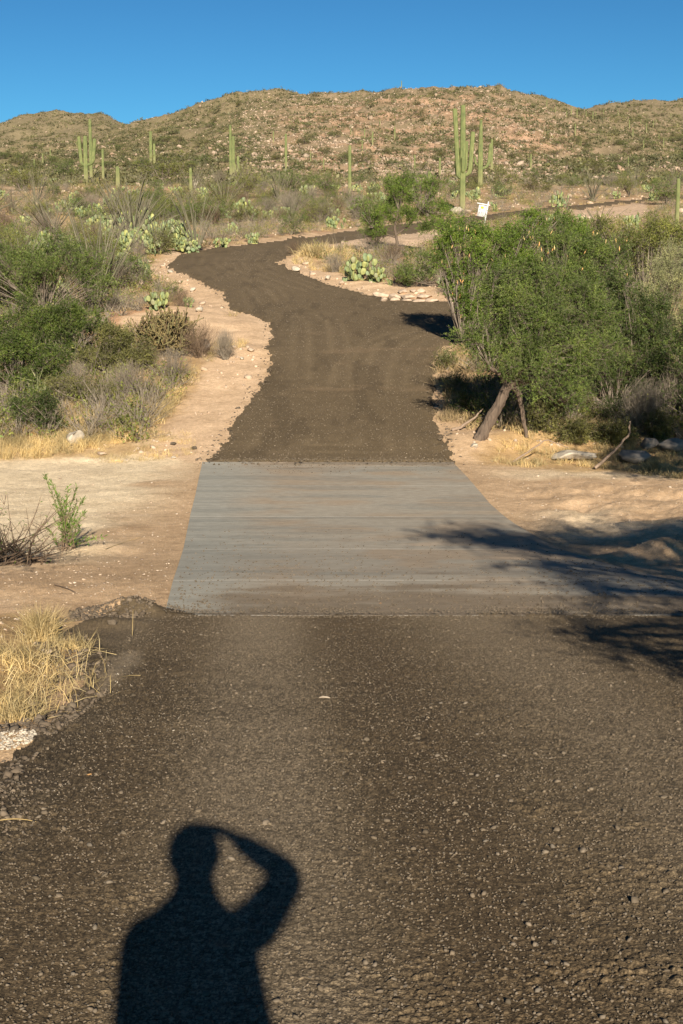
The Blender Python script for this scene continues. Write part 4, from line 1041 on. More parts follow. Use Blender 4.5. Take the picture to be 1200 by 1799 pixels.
# mesquite inside the bend
tree(698, 443, [(700, 340, 36, 32), (665, 375, 34, 26), (745, 345, 38, 36), (725, 385, 44, 28), (690, 318, 30, 20), (775, 380, 34, 28), (638, 365, 26, 24), (720, 310, 26, 16), (660, 405, 30, 16), (760, 325, 24, 18)],
     'airy mesquite with dark trunk standing inside the road bend', 'leaf_bright', 640, 8, .32, 13, .065, .022,
     trunk=[([(698, 445), (697, 420), (692, 400), (700, 370)], .11, .05, 'trunk'), ([(697, 418), (680, 412), (655, 400)], .05, .02, 'limb'), ([(696, 412), (720, 395), (738, 370)], .05, .02, 'limb')], tr=.05, seed=10, pods=0)
for i, (px, rw, w, h, lb) in enumerate([(690, 462, 60, 40, 'bare twiggy skirt at the foot of the airy mesquite'), (655, 440, 60, 34, 'bare grey shrub left of the airy mesquite trunk')]):
    plant('dry', px, rw, h, w, lb)
tree(745, 505, [(740, 470, 46, 26), (780, 480, 40, 26), (715, 480, 30, 18)], 'low green shrub mass right of the large prickly pear', 'leaf_mesquite', 150, 7, .24, 11, .06, .022, name='green_shrub', cat='shrub', tr=.03, seed=12)
# shrubs on the shaded bank at right
for (px, rw, h, w, mk, lb, sd) in [(1010, 745, 70, 90, 'leaf_olive', 'olive weedy shrub in shade under the leaning mesquite', 13), (1070, 755, 80, 90, 'leaf_dark', 'dark weedy shrub in front of the grey thicket on the right bank', 14),
                                    (800, 700, 60, 60, 'leaf_olive', 'sparse olive shrub at the gravel edge left of the leaning trunk', 15), (830, 735, 50, 60, 'leaf_dark', 'small green shrub touching the leaning trunk', 16),
                                    (785, 650, 40, 40, 'leaf_olive', 'small sparse shrub at the corner of the side road', 17), (950, 735, 60, 80, 'leaf_olive', 'weedy shrub behind the straw under the mesquite limbs', 18)]:
    x, y, z, s = pxm(px, rw); r = R_(sd); hh = h / s; ww = w / s
    o = shrub(r, 'weedy_shrub', dome(r, ww, hh, 6), 70, 7, .16, 8, .04, .016, M[mk], M['twig_grey'], trunk_r=.014); o.location = (x, y, z - .03); tag(o, lb, 'shrub')
for (px, rw, h, w, lb, sd) in [(1130, 762, 80, 90, 'silvery bare thicket of twigs on the right bank', 19), (1080, 720, 90, 90, 'tangled brown bare thicket behind the silvery one', 20), (905, 730, 70, 90, 'bare twigs tangled under the leaning mesquite', 21), (1185, 750, 90, 70, 'bare thicket at the right edge above the boulders', 22)]:
    x, y, z, s = pxm(px, rw); o = twiggy(R_(sd), w / s, h / s * .9, 90, .008, M['twig_grey'] if sd != 20 else M['twig_brown'], 'bare_thicket', 5); o.location = (x, y, z); tag(o, lb, 'thicket')
x, y, z, s = pxm(1040, 640); o = twiggy(R_(23), 1.0, .9, 90, .006, M['twig_brown'], 'dead_twig_ball', 5); o.data.materials[0] = simple('mistletoe', [(.14, .05, .035), (.2, .08, .05)], 8); o.location = (x, y - 2.0, z + .6); tag(o, 'dark red brown clump of dead mistletoe in the old mesquite crown', 'mistletoe')

for i, (px, rw, h, w, mk, lb) in enumerate([(900, 700, 60, 80, 'leaf_dark', 'dark shrub filling the shade behind the leaning trunk'), (960, 760, 70, 70, 'leaf_olive', 'olive weeds at the tip of the hanging mesquite foliage'), (1030, 720, 90, 90, 'leaf_dark', 'dark shrub deep in shade between mesquite and thicket'),
    (1120, 700, 70, 90, 'leaf_dark', 'dark shrub behind the silvery thicket'), (1190, 730, 70, 80, 'leaf_mesquite', 'green shrub at the right edge behind the boulders'), (1075, 780, 40, 70, 'leaf_olive', 'low weeds left of the boulders'), (930, 670, 70, 80, 'leaf_dark', 'dark low foliage beneath the middle of the old mesquite'), (1150, 770, 50, 60, 'leaf_olive', 'low weeds right behind the boulders'),
    (1010, 775, 34, 60, 'leaf_olive', 'low weeds on the edge of the shaded bank above the flat pale rock')]):
    x, y, z, s = pxm(px, rw); r = R_(400 + i); o = shrub(r, 'weedy_shrub', dome(r, w / s, h / s, 6), 110, 8, .18, 9, .045, .02, M[mk], M['twig_grey'], trunk_r=.014); o.location = (x, y, z - .03); tag(o, lb, 'shrub')
tree(1075, 735, [(1070, 640, 50, 40), (1020, 680, 40, 30), (1130, 650, 50, 40), (1180, 690, 40, 34)], 'dark low bush filling the shade between the old mesquite and the right edge', 'leaf_dark', 300, 8, .26, 14, .045, .018, name='dense_bush', cat='bush', tr=.03, seed=40)
# ------------------------------------------------------------------ left bank
M['leaf_bush'] = foliage('leaf_bush', [(.035, .065, .012), (.07, .11, .02), (.055, .09, .02), (.12, .15, .035)])
tree(80, 560, [(95, 470, 60, 46), (40, 480, 46, 46), (140, 460, 50, 40), (170, 500, 36, 34), (100, 430, 40, 24), (80, 530, 60, 26), (30, 520, 40, 26), (-30, 480, 60, 60)],
     'grey green mesquite spreading over the upper left bank', 'leaf_mesquite', 620, 9, .34, 13, .06, .02, tr=.04, seed=31)
tree(120, 640, [(60, 560, 50, 36), (120, 560, 50, 40), (160, 575, 36, 30), (20, 590, 50, 36), (90, 600, 50, 30), (110, 625, 60, 20), (-50, 590, 60, 50)],
     'dense dark green bush on the left bank above the straw', 'leaf_bush', 800, 9, .24, 16, .048, .02, name='dense_bush', cat='bush', tr=.035, seed=32)
tree(30, 700, [(20, 620, 60, 40), (-60, 650, 60, 50), (90, 640, 46, 30), (60, 670, 50, 26)],
     'tangled dark bush at the left edge below the dense green one', 'leaf_bush', 420, 9, .22, 12, .05, .022, name='dense_bush', cat='bush', tr=.03, seed=33)
tree(200, 660, [(195, 600, 46, 30), (240, 620, 40, 28), (170, 630, 40, 26), (215, 640, 46, 22)],
     'olive brown bush in front of the cholla on the left bank', 'leaf_olive', 330, 8, .2, 12, .045, .02, name='olive_bush', cat='bush', tr=.03, seed=34)
tree(95, 765, [(85, 720, 26, 32), (60, 700, 40, 22), (100, 745, 14, 20), (30, 720, 30, 26)],
     'dark green drooping shrub right behind the white boulder', 'leaf_dark', 130, 7, .18, 11, .045, .017, name='green_shrub', cat='shrub', tr=.025, seed=35, droop=.3)
tree(170, 715, [(150, 680, 46, 26), (190, 690, 30, 20), (110, 680, 36, 24)], 'grey green weedy shrub in the middle of the left bank', 'leaf_olive', 130, 7, .2, 8, .05, .014, name='green_shrub', cat='shrub', wood='twig_grey', tr=.025, seed=36)
def agave():
    x, y, z, s = pxm(88, 690); r = R_(37); n = 70; p = np.zeros((n, 3)); p[:, :2] = r.normal(0, .15, (n, 2)); mb = MB(); addblades(mb, blades(p, r, .75, .05, .7, .9)); o = mb.build('strap_leaf_plant', M['leaf_pale']); o.location = (x, y - 1.2, z); tag(o, 'plant with long arching pale green strap leaves on the left bank', 'plant')
agave()
for (px, rw, h, w, lb, sd, mk) in [(305, 668, 44, 70, 'silver grey rounded shrub above the straw on the left bank', 41, 'twig_grey'), (225, 705, 56, 90, 'dark grey bare shrub on the left bank', 42, 'twig_grey'), (350, 628, 50, 70, 'bare shrub right of the cholla by the side track', 43, 'twig_brown'),
                                    (395, 632, 40, 40, 'sparse dead bush on the pale corner beside the gravel', 44, 'twig_grey'), (255, 655, 40, 60, 'brown bare shrub under the cholla', 45, 'twig_brown'), (130, 700, 50, 70, 'pale bare shrub in the left brush', 46, 'twig_grey')]:
    x, y, z, s = pxm(px, rw); o = twiggy(R_(sd), w / s, h / s, 80, .006, M[mk], 'bare_shrub', 5); o.location = (x, y, z); tag(o, lb, 'bare shrub')
x, y, z, s = pxm(294, 622); o = cholla(R_(51), 125 / s, 78 / s, 110); o.location = (x, y, z); tag(o, 'brown many-jointed cholla bush beside the pale side track', 'cholla')
# straw on the left bank, countless blades
def straw(Ppx, n, seed, h, wd, m, lb, lean=.6, curve=.7):
    r = R_(seed); a = np.array(Ppx, float); mb = MB(); pts = []
    lo, hi = a.min(0), a.max(0)
    while len(pts) < n:
        q = np.stack([r.uniform(lo[0], hi[0], n), r.uniform(lo[1], hi[1], n)], 1); d = sdist(a, q[:, 0], q[:, 1]); pts += list(q[(d > 0) & (vnoise(q[:, 0] / 22, q[:, 1] / 12, seed) > .32)])
    pts = np.array(pts[:n]); X = []
    ys = np.exp(np.linspace(math.log(3), math.log(90), 1500)); rows = proj(ys * 0, ys, Tb(ys * 0, ys))[1]; dd = np.argsort(rows)
    y = np.interp(pts[:, 1], rows[dd], ys[dd]); zb = Tb(y * 0, y); x = (pts[:, 0] - CX) / F * (y * cP - (zb - CZ) * sP)
    k = _roadd(x, y) < -.05; x, y = x[k], y[k]
    C = np.stack([x, y, H(x, y)], 1); m_ = 30; C = np.repeat(C, m_, 0); C[:, :2] += r.normal(0, .07, (len(C), 2)); C[:, 2] -= .01
    addblades(mb, blades(C, r, h, wd, lean, curve)); tag(mb.build('straw', M[m]), lb, 'dry grass', None, 'stuff')
straw([(-150, 815), (-150, 745), (60, 740), (130, 735), (200, 720), (300, 660), (345, 655), (335, 690), (280, 740), (230, 775), (100, 803)], 620, 60, .30, .007, 'grass', 'golden dry straw covering the foot of the left bank')
straw([(100, 790), (200, 740), (330, 760), (345, 800), (200, 815)], 170, 61, .10, .006, 'grass', 'flattened straw between the white boulder and the gravel', 1.2, .3)
straw([(865, 812), (860, 785), (900, 772), (1000, 780), (1100, 790), (1300, 800), (1300, 850), (1150, 835), (1000, 815), (930, 822)], 230, 62, .18, .007, 'grass', 'golden dry straw under the leaning mesquite')
straw([(-100, 820), (0, 600), (200, 600), (330, 660), (200, 720)], 420, 63, .34, .008, 'grass_grey', 'grey brown dead grass among the left bank shrubs')
straw([(770, 740), (770, 620), (830, 600), (860, 700), (1200, 700), (1250, 780), (900, 760)], 520, 64, .34, .008, 'grass_grey', 'grey brown dead grass and weeds on the shaded right bank')
straw([(360, 640), (360, 600), (430, 600), (425, 640)], 40, 65, .2, .007, 'grass', 'thin dry grass on the pale corner beside the gravel')
straw([(500, 460), (520, 440), (640, 440), (680, 470), (600, 480), (560, 476)], 90, 66, .4, .016, 'grass', 'dry golden grass inside the road bend')

# ------------------------------------------------------------------ near left: tussocks, sapling, mound, rubble
def tus(px, rw, n, r, h, lb, sd, lean=.5, name='grass_tussock', wd=.006, curve=.7):
    o = tussock(R_(sd), n, r, h, wd, lean, 'grass', name, curve); x, y, z = HP(px, rw); o.location = (x, y, z - .02); tag(o, lb, 'grass tussock')
tus(72, 1128, 700, .05, .32, 'upright golden grass tussock beside the dark clod at the left edge', 70, .42, wd=.005)
tus(8, 1165, 1100, .24, .20, 'large flattened golden tussock at the left edge', 71, 1.05, wd=.004)
tus(-30, 1240, 1000, .24, .19, 'pale straw tussock lower at the left edge', 72, 1.15, wd=.004)
tus(60, 1205, 520, .2, .16, 'matted straw tussock bordering the dark clods', 73, 1.2, wd=.004)
tus(118, 1140, 480, .08, .15, 'short straw tussock reaching toward the dark clods', 74, .95, wd=.004)
tus(30, 1265, 420, .06, .18, 'thin straw tuft above the white gravel patch', 75, 1.0, wd=.004)
tus(1150, 830, 400, .04, .34, 'small pale grass tussock in front of the right boulders', 76, .35)
tus(1105, 790, 350, .05, .3, 'small dry tussock left of the right boulders', 77, .4)
tus(1085, 756, 700, .15, .3, 'dry tussock at the back of the shaded right bank', 78, .5)
def sapling():
    X, Y, Z, s = pxm(115, 965); r = R_(80); root = empty('willow_sapling', (X, Y, Z)); tag(root, 'green leafy willow sapling growing from the sandy mound at left', 'sapling')
    Pa, Pb, Ra, Rb, LP, LD = [], [], [], [], [], []
    tips = [(88, 832), (92, 850), (118, 858), (138, 856), (130, 885), (150, 900), (103, 880), (110, 900), (125, 905), (98, 915), (140, 925), (160, 940), (182, 944), (80, 930), (120, 880), (108, 870), (145, 880), (133, 915)]
    st = [bez(P3(r.normal(0, .05), r.normal(0, .06), 0), P3((q[0] - 115) / s * .25 + r.normal(0, .04), r.normal(0, .08), (965 - q[1]) / s * .6), P3((q[0] - 115) / s, r.normal(0, .18), (965 - q[1]) / s * 1.02), 9) for q in tips]
    for b in st:
        rr = np.linspace(.008, .0025, 9); Pa += list(b[:-1]); Pb += list(b[1:]); Ra += list(rr[:-1]); Rb += list(rr[1:])
        L = np.linalg.norm(b[-1] - b[0]); n = int(36 + L * 75)
        for _ in range(n):
            t = r.uniform(.12, 1) * 7.99; i = int(t); p = b[i] + (b[i + 1] - b[i]) * (t - i); LP.append(p); LD.append(unit(b[i + 1] - b[i]) * .9 + r.normal(0, .5, 3))
    v, f = tubes(Pa, Pb, np.array(Ra), np.array(Rb), 5); MB().add(v, f).build('stems', M['twig_brown'], root)
    v, f = leaves(np.array(LP), np.array(LD), r.uniform(.04, .085, len(LP)), .013, r); MB().add(v, f).build('leaves', M['leaf_willow'], root)
    # bare brush left of it
    X, Y, Z, s = pxm(20, 990); Pa, Pb, Ra, Rb = [], [], [], []; LP, LD = [], []
    for k in range(60):
        e = P3(r.uniform(-130, 130) / s, r.uniform(-.5, .5), r.uniform(5, 135) / s); b = bez(P3(r.normal(-.15, .3), r.normal(0, .2), 0), e * [.4, .4, .4] + r.normal(0, .06, 3), e, 8)
        rr = np.linspace(.009, .0025, 8); Pa += list(b[:-1]); Pb += list(b[1:]); Ra += list(rr[:-1]); Rb += list(rr[1:])
        for _ in range(6):
            i = r.integers(2, 7); q = b[i] + r.normal(0, .10, 3); Pa.append(b[i]); Pb.append(q); Ra.append(.003); Rb.append(.0015)
            if r.random() < .6: LP.append(q); LD.append(r.normal(size=3))
    root = empty('bare_brush', (X, Y, Z)); tag(root, 'mostly bare sprawling brush left of the green sapling', 'brush')
    v, f = tubes(Pa, Pb, np.array(Ra), np.array(Rb), 4); MB().add(v, f).build('stems', M['twig_brown'], root)
    v, f = leaves(np.array(LP), np.array(LD), .05, .012, r); MB().add(v, f).build('leaves', M['leaf_willow'], root)
sapling()
def rock(px, rw, w, h, m, lb, sd, name='boulder', d=None, sub=I2, sink=.3, nz=.16):
    x, y, z, s = pxm(px, rw); r = R_(sd); v, f = sub; v = v.copy()
    for k in range(14):                                   # chop with planes: facets like a broken rock
        n = unit(r.normal(size=3)); c = r.uniform(.42, .78); q = v @ n; v = v - np.maximum(q - c, 0)[:, None] * n
    v = v * (1 + nz * fbm(v[:, 0] * 2 + sd, v[:, 1] * 2 + v[:, 2] * 3, 3, sd)[:, None])
    v = v * [w / 2 / s, (d or w) / 2 / s, h / s * .62]; v[:, 2] += h / s * (.5 - sink * .3)
    o = MB().add(v, f).build(name, M[m], None, False); o.location = (x, y, z); o.rotation_euler = (0, 0, r.uniform(-.3, .3)); tag(o, lb, 'rock'); return o
rock(132, 782, 46, 30, 'rock_pale', 'whitish boulder lying in the straw on the left', 90)
rock(1118, 812, 64, 30, 'rock_grey', 'largest grey boulder in the shade at right', 91)
rock(1178, 795, 54, 26, 'rock_grey', 'grey boulder at the far right edge', 92)
rock(1145, 788, 46, 24, 'rock_grey', 'grey boulder wedged behind the two larger ones', 93)
rock(1010, 808, 110, 18, 'rock_pale', 'flat pale rock slab half buried in straw at right', 94, d=60)
rock(178, 800, 20, 8, 'rock', 'small tan stone in the flattened straw left of the gravel', 95)
rock(305, 806, 12, 6, 'rock_pale', 'small pale stone near the left corner of the concrete', 96)
rock(340, 790, 12, 8, 'clod', 'dark stone close to the left gravel edge', 97)
rock(305, 782, 16, 6, 'clod', 'flat dark stone on the sand left of the gravel', 98)
rock(833, 785, 22, 10, 'rock_pale', 'pale flat stone by the foot of the leaning trunk', 99)
rock(98, 1112, 26, 36, 'clod', 'dark upright clod behind the golden tussock', 100, 'clod')
rock(195, 1100, 22, 14, 'clod', 'dark clod at the foot of the small dirt mound', 101, 'clod')
rock(248, 505, 10, 14, 'rock', 'pinkish block on the bank left of the bend', 102)
rock(357, 622, 26, 30, 'rock_grey', 'rounded grey rock beside the cholla', 103)
M['rock_bank'] = simple('rock_bank', [(.36, .27, .19), (.42, .32, .235), (.33, .25, .175)], 5, .95, .8, .04)
def bankstones():
    r = R_(110); n = 0
    for row_, (y0, hh) in enumerate(((505, 15), (514, 15), (522, 12))):
        px = 648 + row_ * 8
        while px < 835:
            w = r.uniform(14, 30); rw = y0 + 4 + (px - 660) * .035 + r.uniform(-2, 2)
            if not (row_ == 0 and (px < 690)) and r.random() < .62:
                o = rock(px + w / 2, rw + 3, w * 1.25, hh * r.uniform(.6, .95), 'rock_bank', 'tan stone set in the low stone bank above the side road', 200 + n, 'bank_stone', sub=I2, sink=.9)
                o['group'] = 'stones of the low bank above the side road'; n += 1
            px += w * .95
bankstones()
for i, (px, rw, w) in enumerate([(520, 478, 22), (548, 484, 18), (535, 466, 16), (575, 492, 18), (560, 474, 14), (600, 500, 16), (300, 480, 14), (285, 470, 12), (315, 498, 12), (338, 512, 16), (262, 462, 12), (355, 535, 14), (425, 632, 12), (440, 618, 16), (410, 612, 14), (350, 548, 18), (700, 497, 26), (775, 380, 24), (800, 378, 30), (822, 376, 20)]):
    o = rock(px, rw, w, w * .5, 'rock' if i % 3 else 'rock_pale', 'loose tan rock on the pale verge of the far road', 300 + i, 'verge_rock', sub=I1); o['group'] = 'loose rocks on the road verges'

def loose():
    r = R_(120)
    rd = lambda x, y: _roadd(x, y)
    def fill(n, xr, yr, cond, sz, m, nm, lb, cat, flat=.7, base=I0, big=.0, rough=.18):
        x = r.uniform(*xr, n * 3); y = np.exp(r.uniform(math.log(yr[0]), math.log(yr[1]), n * 3)); k = cond(x, y); x, y = x[k][:n], y[k][:n]
        s = r.uniform(.4, 1.2, len(x)) * sz * np.where(r.uniform(0, 1, len(x)) < big, 2.2, 1)
        zz = np.where(rd(x, y) > .1, np.where(y < 14, .014, .052), 0) + np.where((y > YS0) & (y < YS1) & (x > SLx(y)) & (x < SRx(y)), .020, 0)
        v, f = stones(np.stack([x, y, H(x, y) + s * .18 + zz], 1), s, r, base, rough, flat)
        tag(MB().add(v, f).build(nm, M[m]), lb, cat, None, 'stuff')
    fill(42000, (-1.75, 2.7), (2.8, 12.4), lambda x, y: (rd(x, y) > .02) & (vnoise(x / .5, y / .9, 78) * .6 + vnoise(x / .4, y / .4, 7) * .6 > .2), .0058, 'peb', 'road_gravel', 'loose brown and grey gravel bits on the near road', 'gravel', .6, I0, .03)
    fill(120, (-1.7, 2.6), (2.8, 12.3), lambda x, y: rd(x, y) > .02, .017, 'peb', 'road_pebbles', 'larger half-sunk pebbles on the near road', 'gravel', .55, I1, .0, .1)
    fill(11000, (-6, 7), (28.5, 80), lambda x, y: rd(x, y) > .0, .013, 'peb_far', 'road_gravel', 'pale stone bits sprinkled over the far gravel road', 'gravel', .6)
    fill(4800, (-6, 8), (9, 30), lambda x, y: (rd(x, y) < -.05) & ((x < SLx(y) - .05) | (x > SRx(y) + .05)), .014, 'peb_tan', 'sand_pebbles', 'small pale stones scattered on the sand of the wash', 'pebbles', .6, I0, .05)
    fill(7000, (-9, 9), (28.5, 95), lambda x, y: (np.abs(rd(x, y) + .06) < .2) & (vnoise(x / .4, y / .8, 19) > .3), .035, 'clod', 'edge_clods', 'dark gravel crumbs along the far road edges', 'clods', .6, I0, .05, .25)
    fill(5200, (-2.2, 4.2), (12.2, 13.9), lambda x, y: (x > SLx(y)) & (x < SRx(y)) & (r.uniform(0, 1, len(x)) < .02 + np.exp(-(y - 12.3) / .16 / (.4 + 2.2 * vnoise(x / .5, x * 0, 3)))), .009, 'peb', 'slab_grit', 'gravel crumbs spilling over the near lip of the concrete slab', 'gravel', .6)
    fill(1600, (-2.6, 2.4), (27.0, 29.2), lambda x, y: (x > SLx(y)) & (x < SRx(y)) & (r.uniform(0, 1, len(x)) < .04 + np.exp((y - 29.1) / .35 / (.3 + 2 * vnoise(x / .6, x * 0, 5)))), .016, 'peb', 'slab_grit', 'gravel crumbs spilling over the far lip of the concrete slab', 'gravel', .6)
    fill(2400, (-2.3, 3.6), (12.6, 20), lambda x, y: (x > SLx(y) + .05) & (x < SRx(y) - .05) & (r.uniform(0, 1, len(x)) < np.exp(-(y - 12.6) / 3)), .012, 'peb', 'slab_grit', 'gravel bits dragged onto the concrete slab', 'gravel', .6)
    # dark broken clods along the left gravel edge
    ed = lambda x, y: (np.abs(rd(x, y) + .10) < .22) & (x < 0) & (vnoise(x / .25, y / .4, 17) > .3)
    fill(6500, (-2.6, -1.0), (2.9, 12.5), ed, .015, 'clod', 'edge_clods', 'dark broken clods along the left gravel edge', 'clods', .8, I0, .1, .24)
    fill(2200, (-2.3, -1.0), (3.0, 6.2), lambda x, y: (rd(x, y) < .35), .011, 'clod', 'edge_clods', 'coarse dark rubble in the lower left corner', 'clods', .8, I0, .10, .24)
    a, b = unp(205, 1078); fill(700, (a - .6, a + .35), (b - .6, b + .6), lambda x, y: ((x - a) / .45) ** 2 + ((y - b) / .55) ** 2 < 1, .016, 'clod', 'edge_clods', 'dark crumbs tumbling off the small dirt mound', 'clods', .8, I0, .1, .24)
    a, b = unp(18, 1312); fill(330, (a - .13, a + .14), (b - .22, b + .22), lambda x, y: ((x - a) / .13) ** 2 + ((y - b) / .2) ** 2 < 1, .013, 'rock_pale', 'white_gravel', 'small heap of whitish gravel at the left edge', 'gravel', .9)
    sp = lambda x, y: sdist(WHITE, x, y) > -.06
    fill(240, (-2.2, -.8), (5.5, 9.8), sp, .008, 'rock_pale', 'chalk_bits', 'whitish crumbs spread on the gravel at left', 'gravel', .7)
    fill(220, (-1.6, -.6), (4.4, 9.8), lambda x, y: (vnoise(x / .3, y / .5, 31) > .62), .0035, 'rock_pale', 'chalk_bits', 'tiny white specks on the left half of the near road', 'gravel', .7)
loose()
# twig lying on the near road, a few leaves
M['branch'] = simple('branch', [(.17, .12, .085), (.27, .20, .145)], 14, .9, .6, .01, False, stretch=(3, 3, 1))
def litter():
    r = R_(130)
    x, y, z = HP(570, 1230); mb = MB(); madd(mb, sweep(bez(P3(-.035, 0, .01), P3(0, .004, .02), P3(.035, -.004, .008), 7), [.003, .006, .008, .007, .008, .005, .002], 7, jit=.12, rng=r))
    o = mb.build('wood_chip', M['bark_pale']); o.location = (x, y, z + .006); tag(o, 'pale splinter of wood lying in the middle of the near road', 'wood splinter')
    for i, (px, rw, lb) in enumerate([(322, 1210, 'tiny yellow dead leaf on the gravel left of the road centre'), (150, 1367, 'orange dry leaf on the gravel near the left edge'), (665, 1063, 'small orange leaf at the near edge of the concrete')]):
        x, y, z = HP(px, rw); v, f = leaves([[0, 0, .012], [.006, 0, .014]], [[1, .2, .1], [.8, -.5, .2]], .035, .016, r); o = MB().add(v, f).build('dry_leaf', M['pod']); o.location = (x, y, z + .004); tag(o, lb, 'dry leaf')
    for i, (p0, p1, lb, rr) in enumerate([((0, 1447), (70, 1452), 'thin straw stalk lying on the gravel at the lower left edge', .0022), ((185, 968), (250, 945), 'thin yellow straw stalk on the sand right of the sapling', .004), ((95, 1030), (132, 1042), 'dark curved twig on the sand below the sapling', .006), ((232, 1120), (240, 1072), 'upright dead stalk beside the dirt mound', .003)]):
        a = np.array(HP(*p0)); b = np.array(HP(*p1)); 
        if i == 3: b = a + P3(.01, 0, .22)
        mb = MB(); madd(mb, sweep(bez(a + [0, 0, .015], (a + b) / 2 + [0, .02, .03], b + [0, 0, .015], 7), np.linspace(rr, rr * .6, 7), 5)); o = mb.build('straw_stalk' if i != 2 else 'twig', M['grass'] if i != 2 else M['twig_brown']); tag(o, lb, 'stalk' if i != 2 else 'twig')
    # fallen branches on the right bank
    for nm, pts, rr, lb in [('fallen_branch', [(1045, 825), (1080, 795), (1108, 765), (1110, 745)], .035, 'reddish fallen branch propped on the boulders at right'), ('fallen_branch', [(795, 758), (815, 750), (838, 735), (850, 722)], .04, 'orange split branch lying left of the leaning trunk'), ('fallen_branch', [(900, 815), (960, 775), (1000, 790)], .02, 'thin bare branch lying over the straw under the mesquite')]:
        x, y, z, s = pxm(*pts[0]); P = np.array([((a - pts[0][0]) / s, .1 * k, (pts[0][1] - b) / s + .03) for k, (a, b) in enumerate(pts)]); t = np.linspace(0, 1, 14); tt = np.linspace(0, 1, len(P))
        pp = np.stack([np.interp(t, tt, P[:, i]) for i in range(3)], 1) + r.normal(0, rr * .3, (14, 3)); mb = MB(); madd(mb, sweep(pp, np.linspace(rr, rr * .4, 14), 7, jit=.1, rng=r)); o = mb.build(nm, M['branch']); o.location = (x, y, z); tag(o, lb, 'branch')
litter()

# ------------------------------------------------------------------ sign on the upper road
def box(c, s, R=np.eye(3)):
    v = np.array([(a, b, d) for a in (-.5, .5) for b in (-.5, .5) for d in (-.5, .5)]) * s
    return v @ R.T + np.array(c), np.array([(0, 1, 3, 2), (4, 6, 7, 5), (0, 4, 5, 1), (2, 3, 7, 6), (0, 2, 6, 4), (1, 5, 7, 3)])
def sign():
    X, Y, Z, s = pxm(850, 396); root = empty('yard_sign', (X, Y, Z)); tag(root, 'tilted white hanging yard sign with amber logo beside the upper road', 'sign')
    th = .175; root.rotation_euler = (0, th, 0); u = 1 / s
    MB().add(*box((0, 0, 20.5 * u), (2.0 * u, 2.0 * u, 42 * u))).build('post', M['white'], root)
    MB().add(*box((-8 * u, -1.25 * u, 35.5 * u), (23 * u, .5 * u, 1.8 * u))).build('cross_arm', M['white'], root)
    pn = MB().add(*box((-8.6 * u, -1.3 * u, 23.5 * u), (13.5 * u, .35 * u, 19.5 * u))).build('panel', M['white'], root)
    yy = -1.52 * u
    MB().add(*box((-9 * u, yy, 29.3 * u), (5.2 * u, .1 * u, 4.2 * u))).build('logo', M['amber'], pn)
    mb = MB()
    for z0, spans, hh in ((25.4, ((-14, -13.2), (-12.9, -12.0), (-11.7, -10.8), (-9.2, -8.4), (-8.1, -7.3), (-7.0, -6.2), (-5.9, -5.2)), 1.2), (22.9, ((-13.6, -11), (-10.5, -7.5), (-7, -5.6)), .6), (20.6, ((-14, -13), (-12.7, -11.4), (-9.8, -8.2), (-7.9, -6.9), (-6.5, -4.8)), 1.0), (18.4, ((-14, -11.4), (-10, -6)), .6), (16.2, ((-13.8, -12.6), (-6.6, -5.6)), .6)):
        for a, b in spans: mb.add(*box(((a + b) / 2 * u, yy, z0 * u), ((b - a) * u * .95, .08 * u, hh * u * 1.35)))
    mb.build('lettering', M['ink'], pn)
    for dx in (-14, -4): MB().add(*box((dx * u, -1.25 * u, 34 * u), (.35 * u, .3 * u, 1.9 * u))).build('hanger', M['black'], root)
sign()

# ------------------------------------------------------------------ roadside tree behind the viewer's right, whose shadow falls on the slab
def shade_tree():
    r = R_(140); X, Y = 6.4, 4.6; Z = float(H(np.array([X]), np.array([Y]))[0]); root = empty('mesquite_tree', (X, Y, Z)); tag(root, 'roadside mesquite outside the picture whose shade crosses the concrete', 'mesquite')
    mb = MB(); madd(mb, sweep(bez(P3(0, 0, -.1), P3(.1, 0, 1.0), P3(-.4, .1, 2.0), 10), np.linspace(.2, .12, 10), 14, 5, .2, jit=.05, rng=r)); mb.build('trunk', M['bark'], root, True)
    L = SHADE_LOBES
    wd, lf = crown(r, [[-.4, .1, 2.0]], L, 560, 8, .36, 11, .06, .022, trunk_r=.06, up=.0, droop=.1)
    wd.build('branches', M['twig'], root); lf.build('crown', M['leaf_mesquite'], root)
SHADE_LOBES = [(-3.1, 0, 4.75, .75, .5, .16), (-2.3, .2, 4.6, 1.0, .6, .3), (-1.0, .3, 4.5, 1.2, .9, .45), (.3, .3, 4.5, 1.3, 1.0, .6), (-2.5, 0, 3.6, .9, .45, .16), (-1.4, .1, 3.7, 1.0, .5, .25), (-2.6, 0, 2.95, .8, .4, .14), (-1.3, 0, 3.0, 1.0, .5, .22), (-3.3, 0, 2.1, .55, .35, .12), (-2.5, .1, 2.35, .8, .4, .16), (-1.6, 0, 2.0, .8, .4, .2), (-3.5, -.2, 1.75, .55, .4, .11), (-3.0, -.4, 1.6, .6, .4, .14), (-3.6, 0, 2.0, .4, .3, .1)]
shade_tree()
def left_bush():
    r = R_(141); X, Y = -4.0, 11.0; Z = float(H(np.array([X]), np.array([Y]))[0])
    o = shrub(r, 'roadside_bush', [(0.1, 0, .9, .6, .5, .2), (.3, .3, 1.5, .6, .4, .3), (-.6, 0, 1.3, .7, .5, .4), (.2, -.3, 2.0, .6, .4, .22)], 110, 7, .25, 9, .05, .018, M['leaf_mesquite'], M['twig'], trunk_r=.02); o.location = (X, Y, Z); tag(o, 'bush just outside the left edge that shades the sand by the sapling', 'bush')
left_bush()
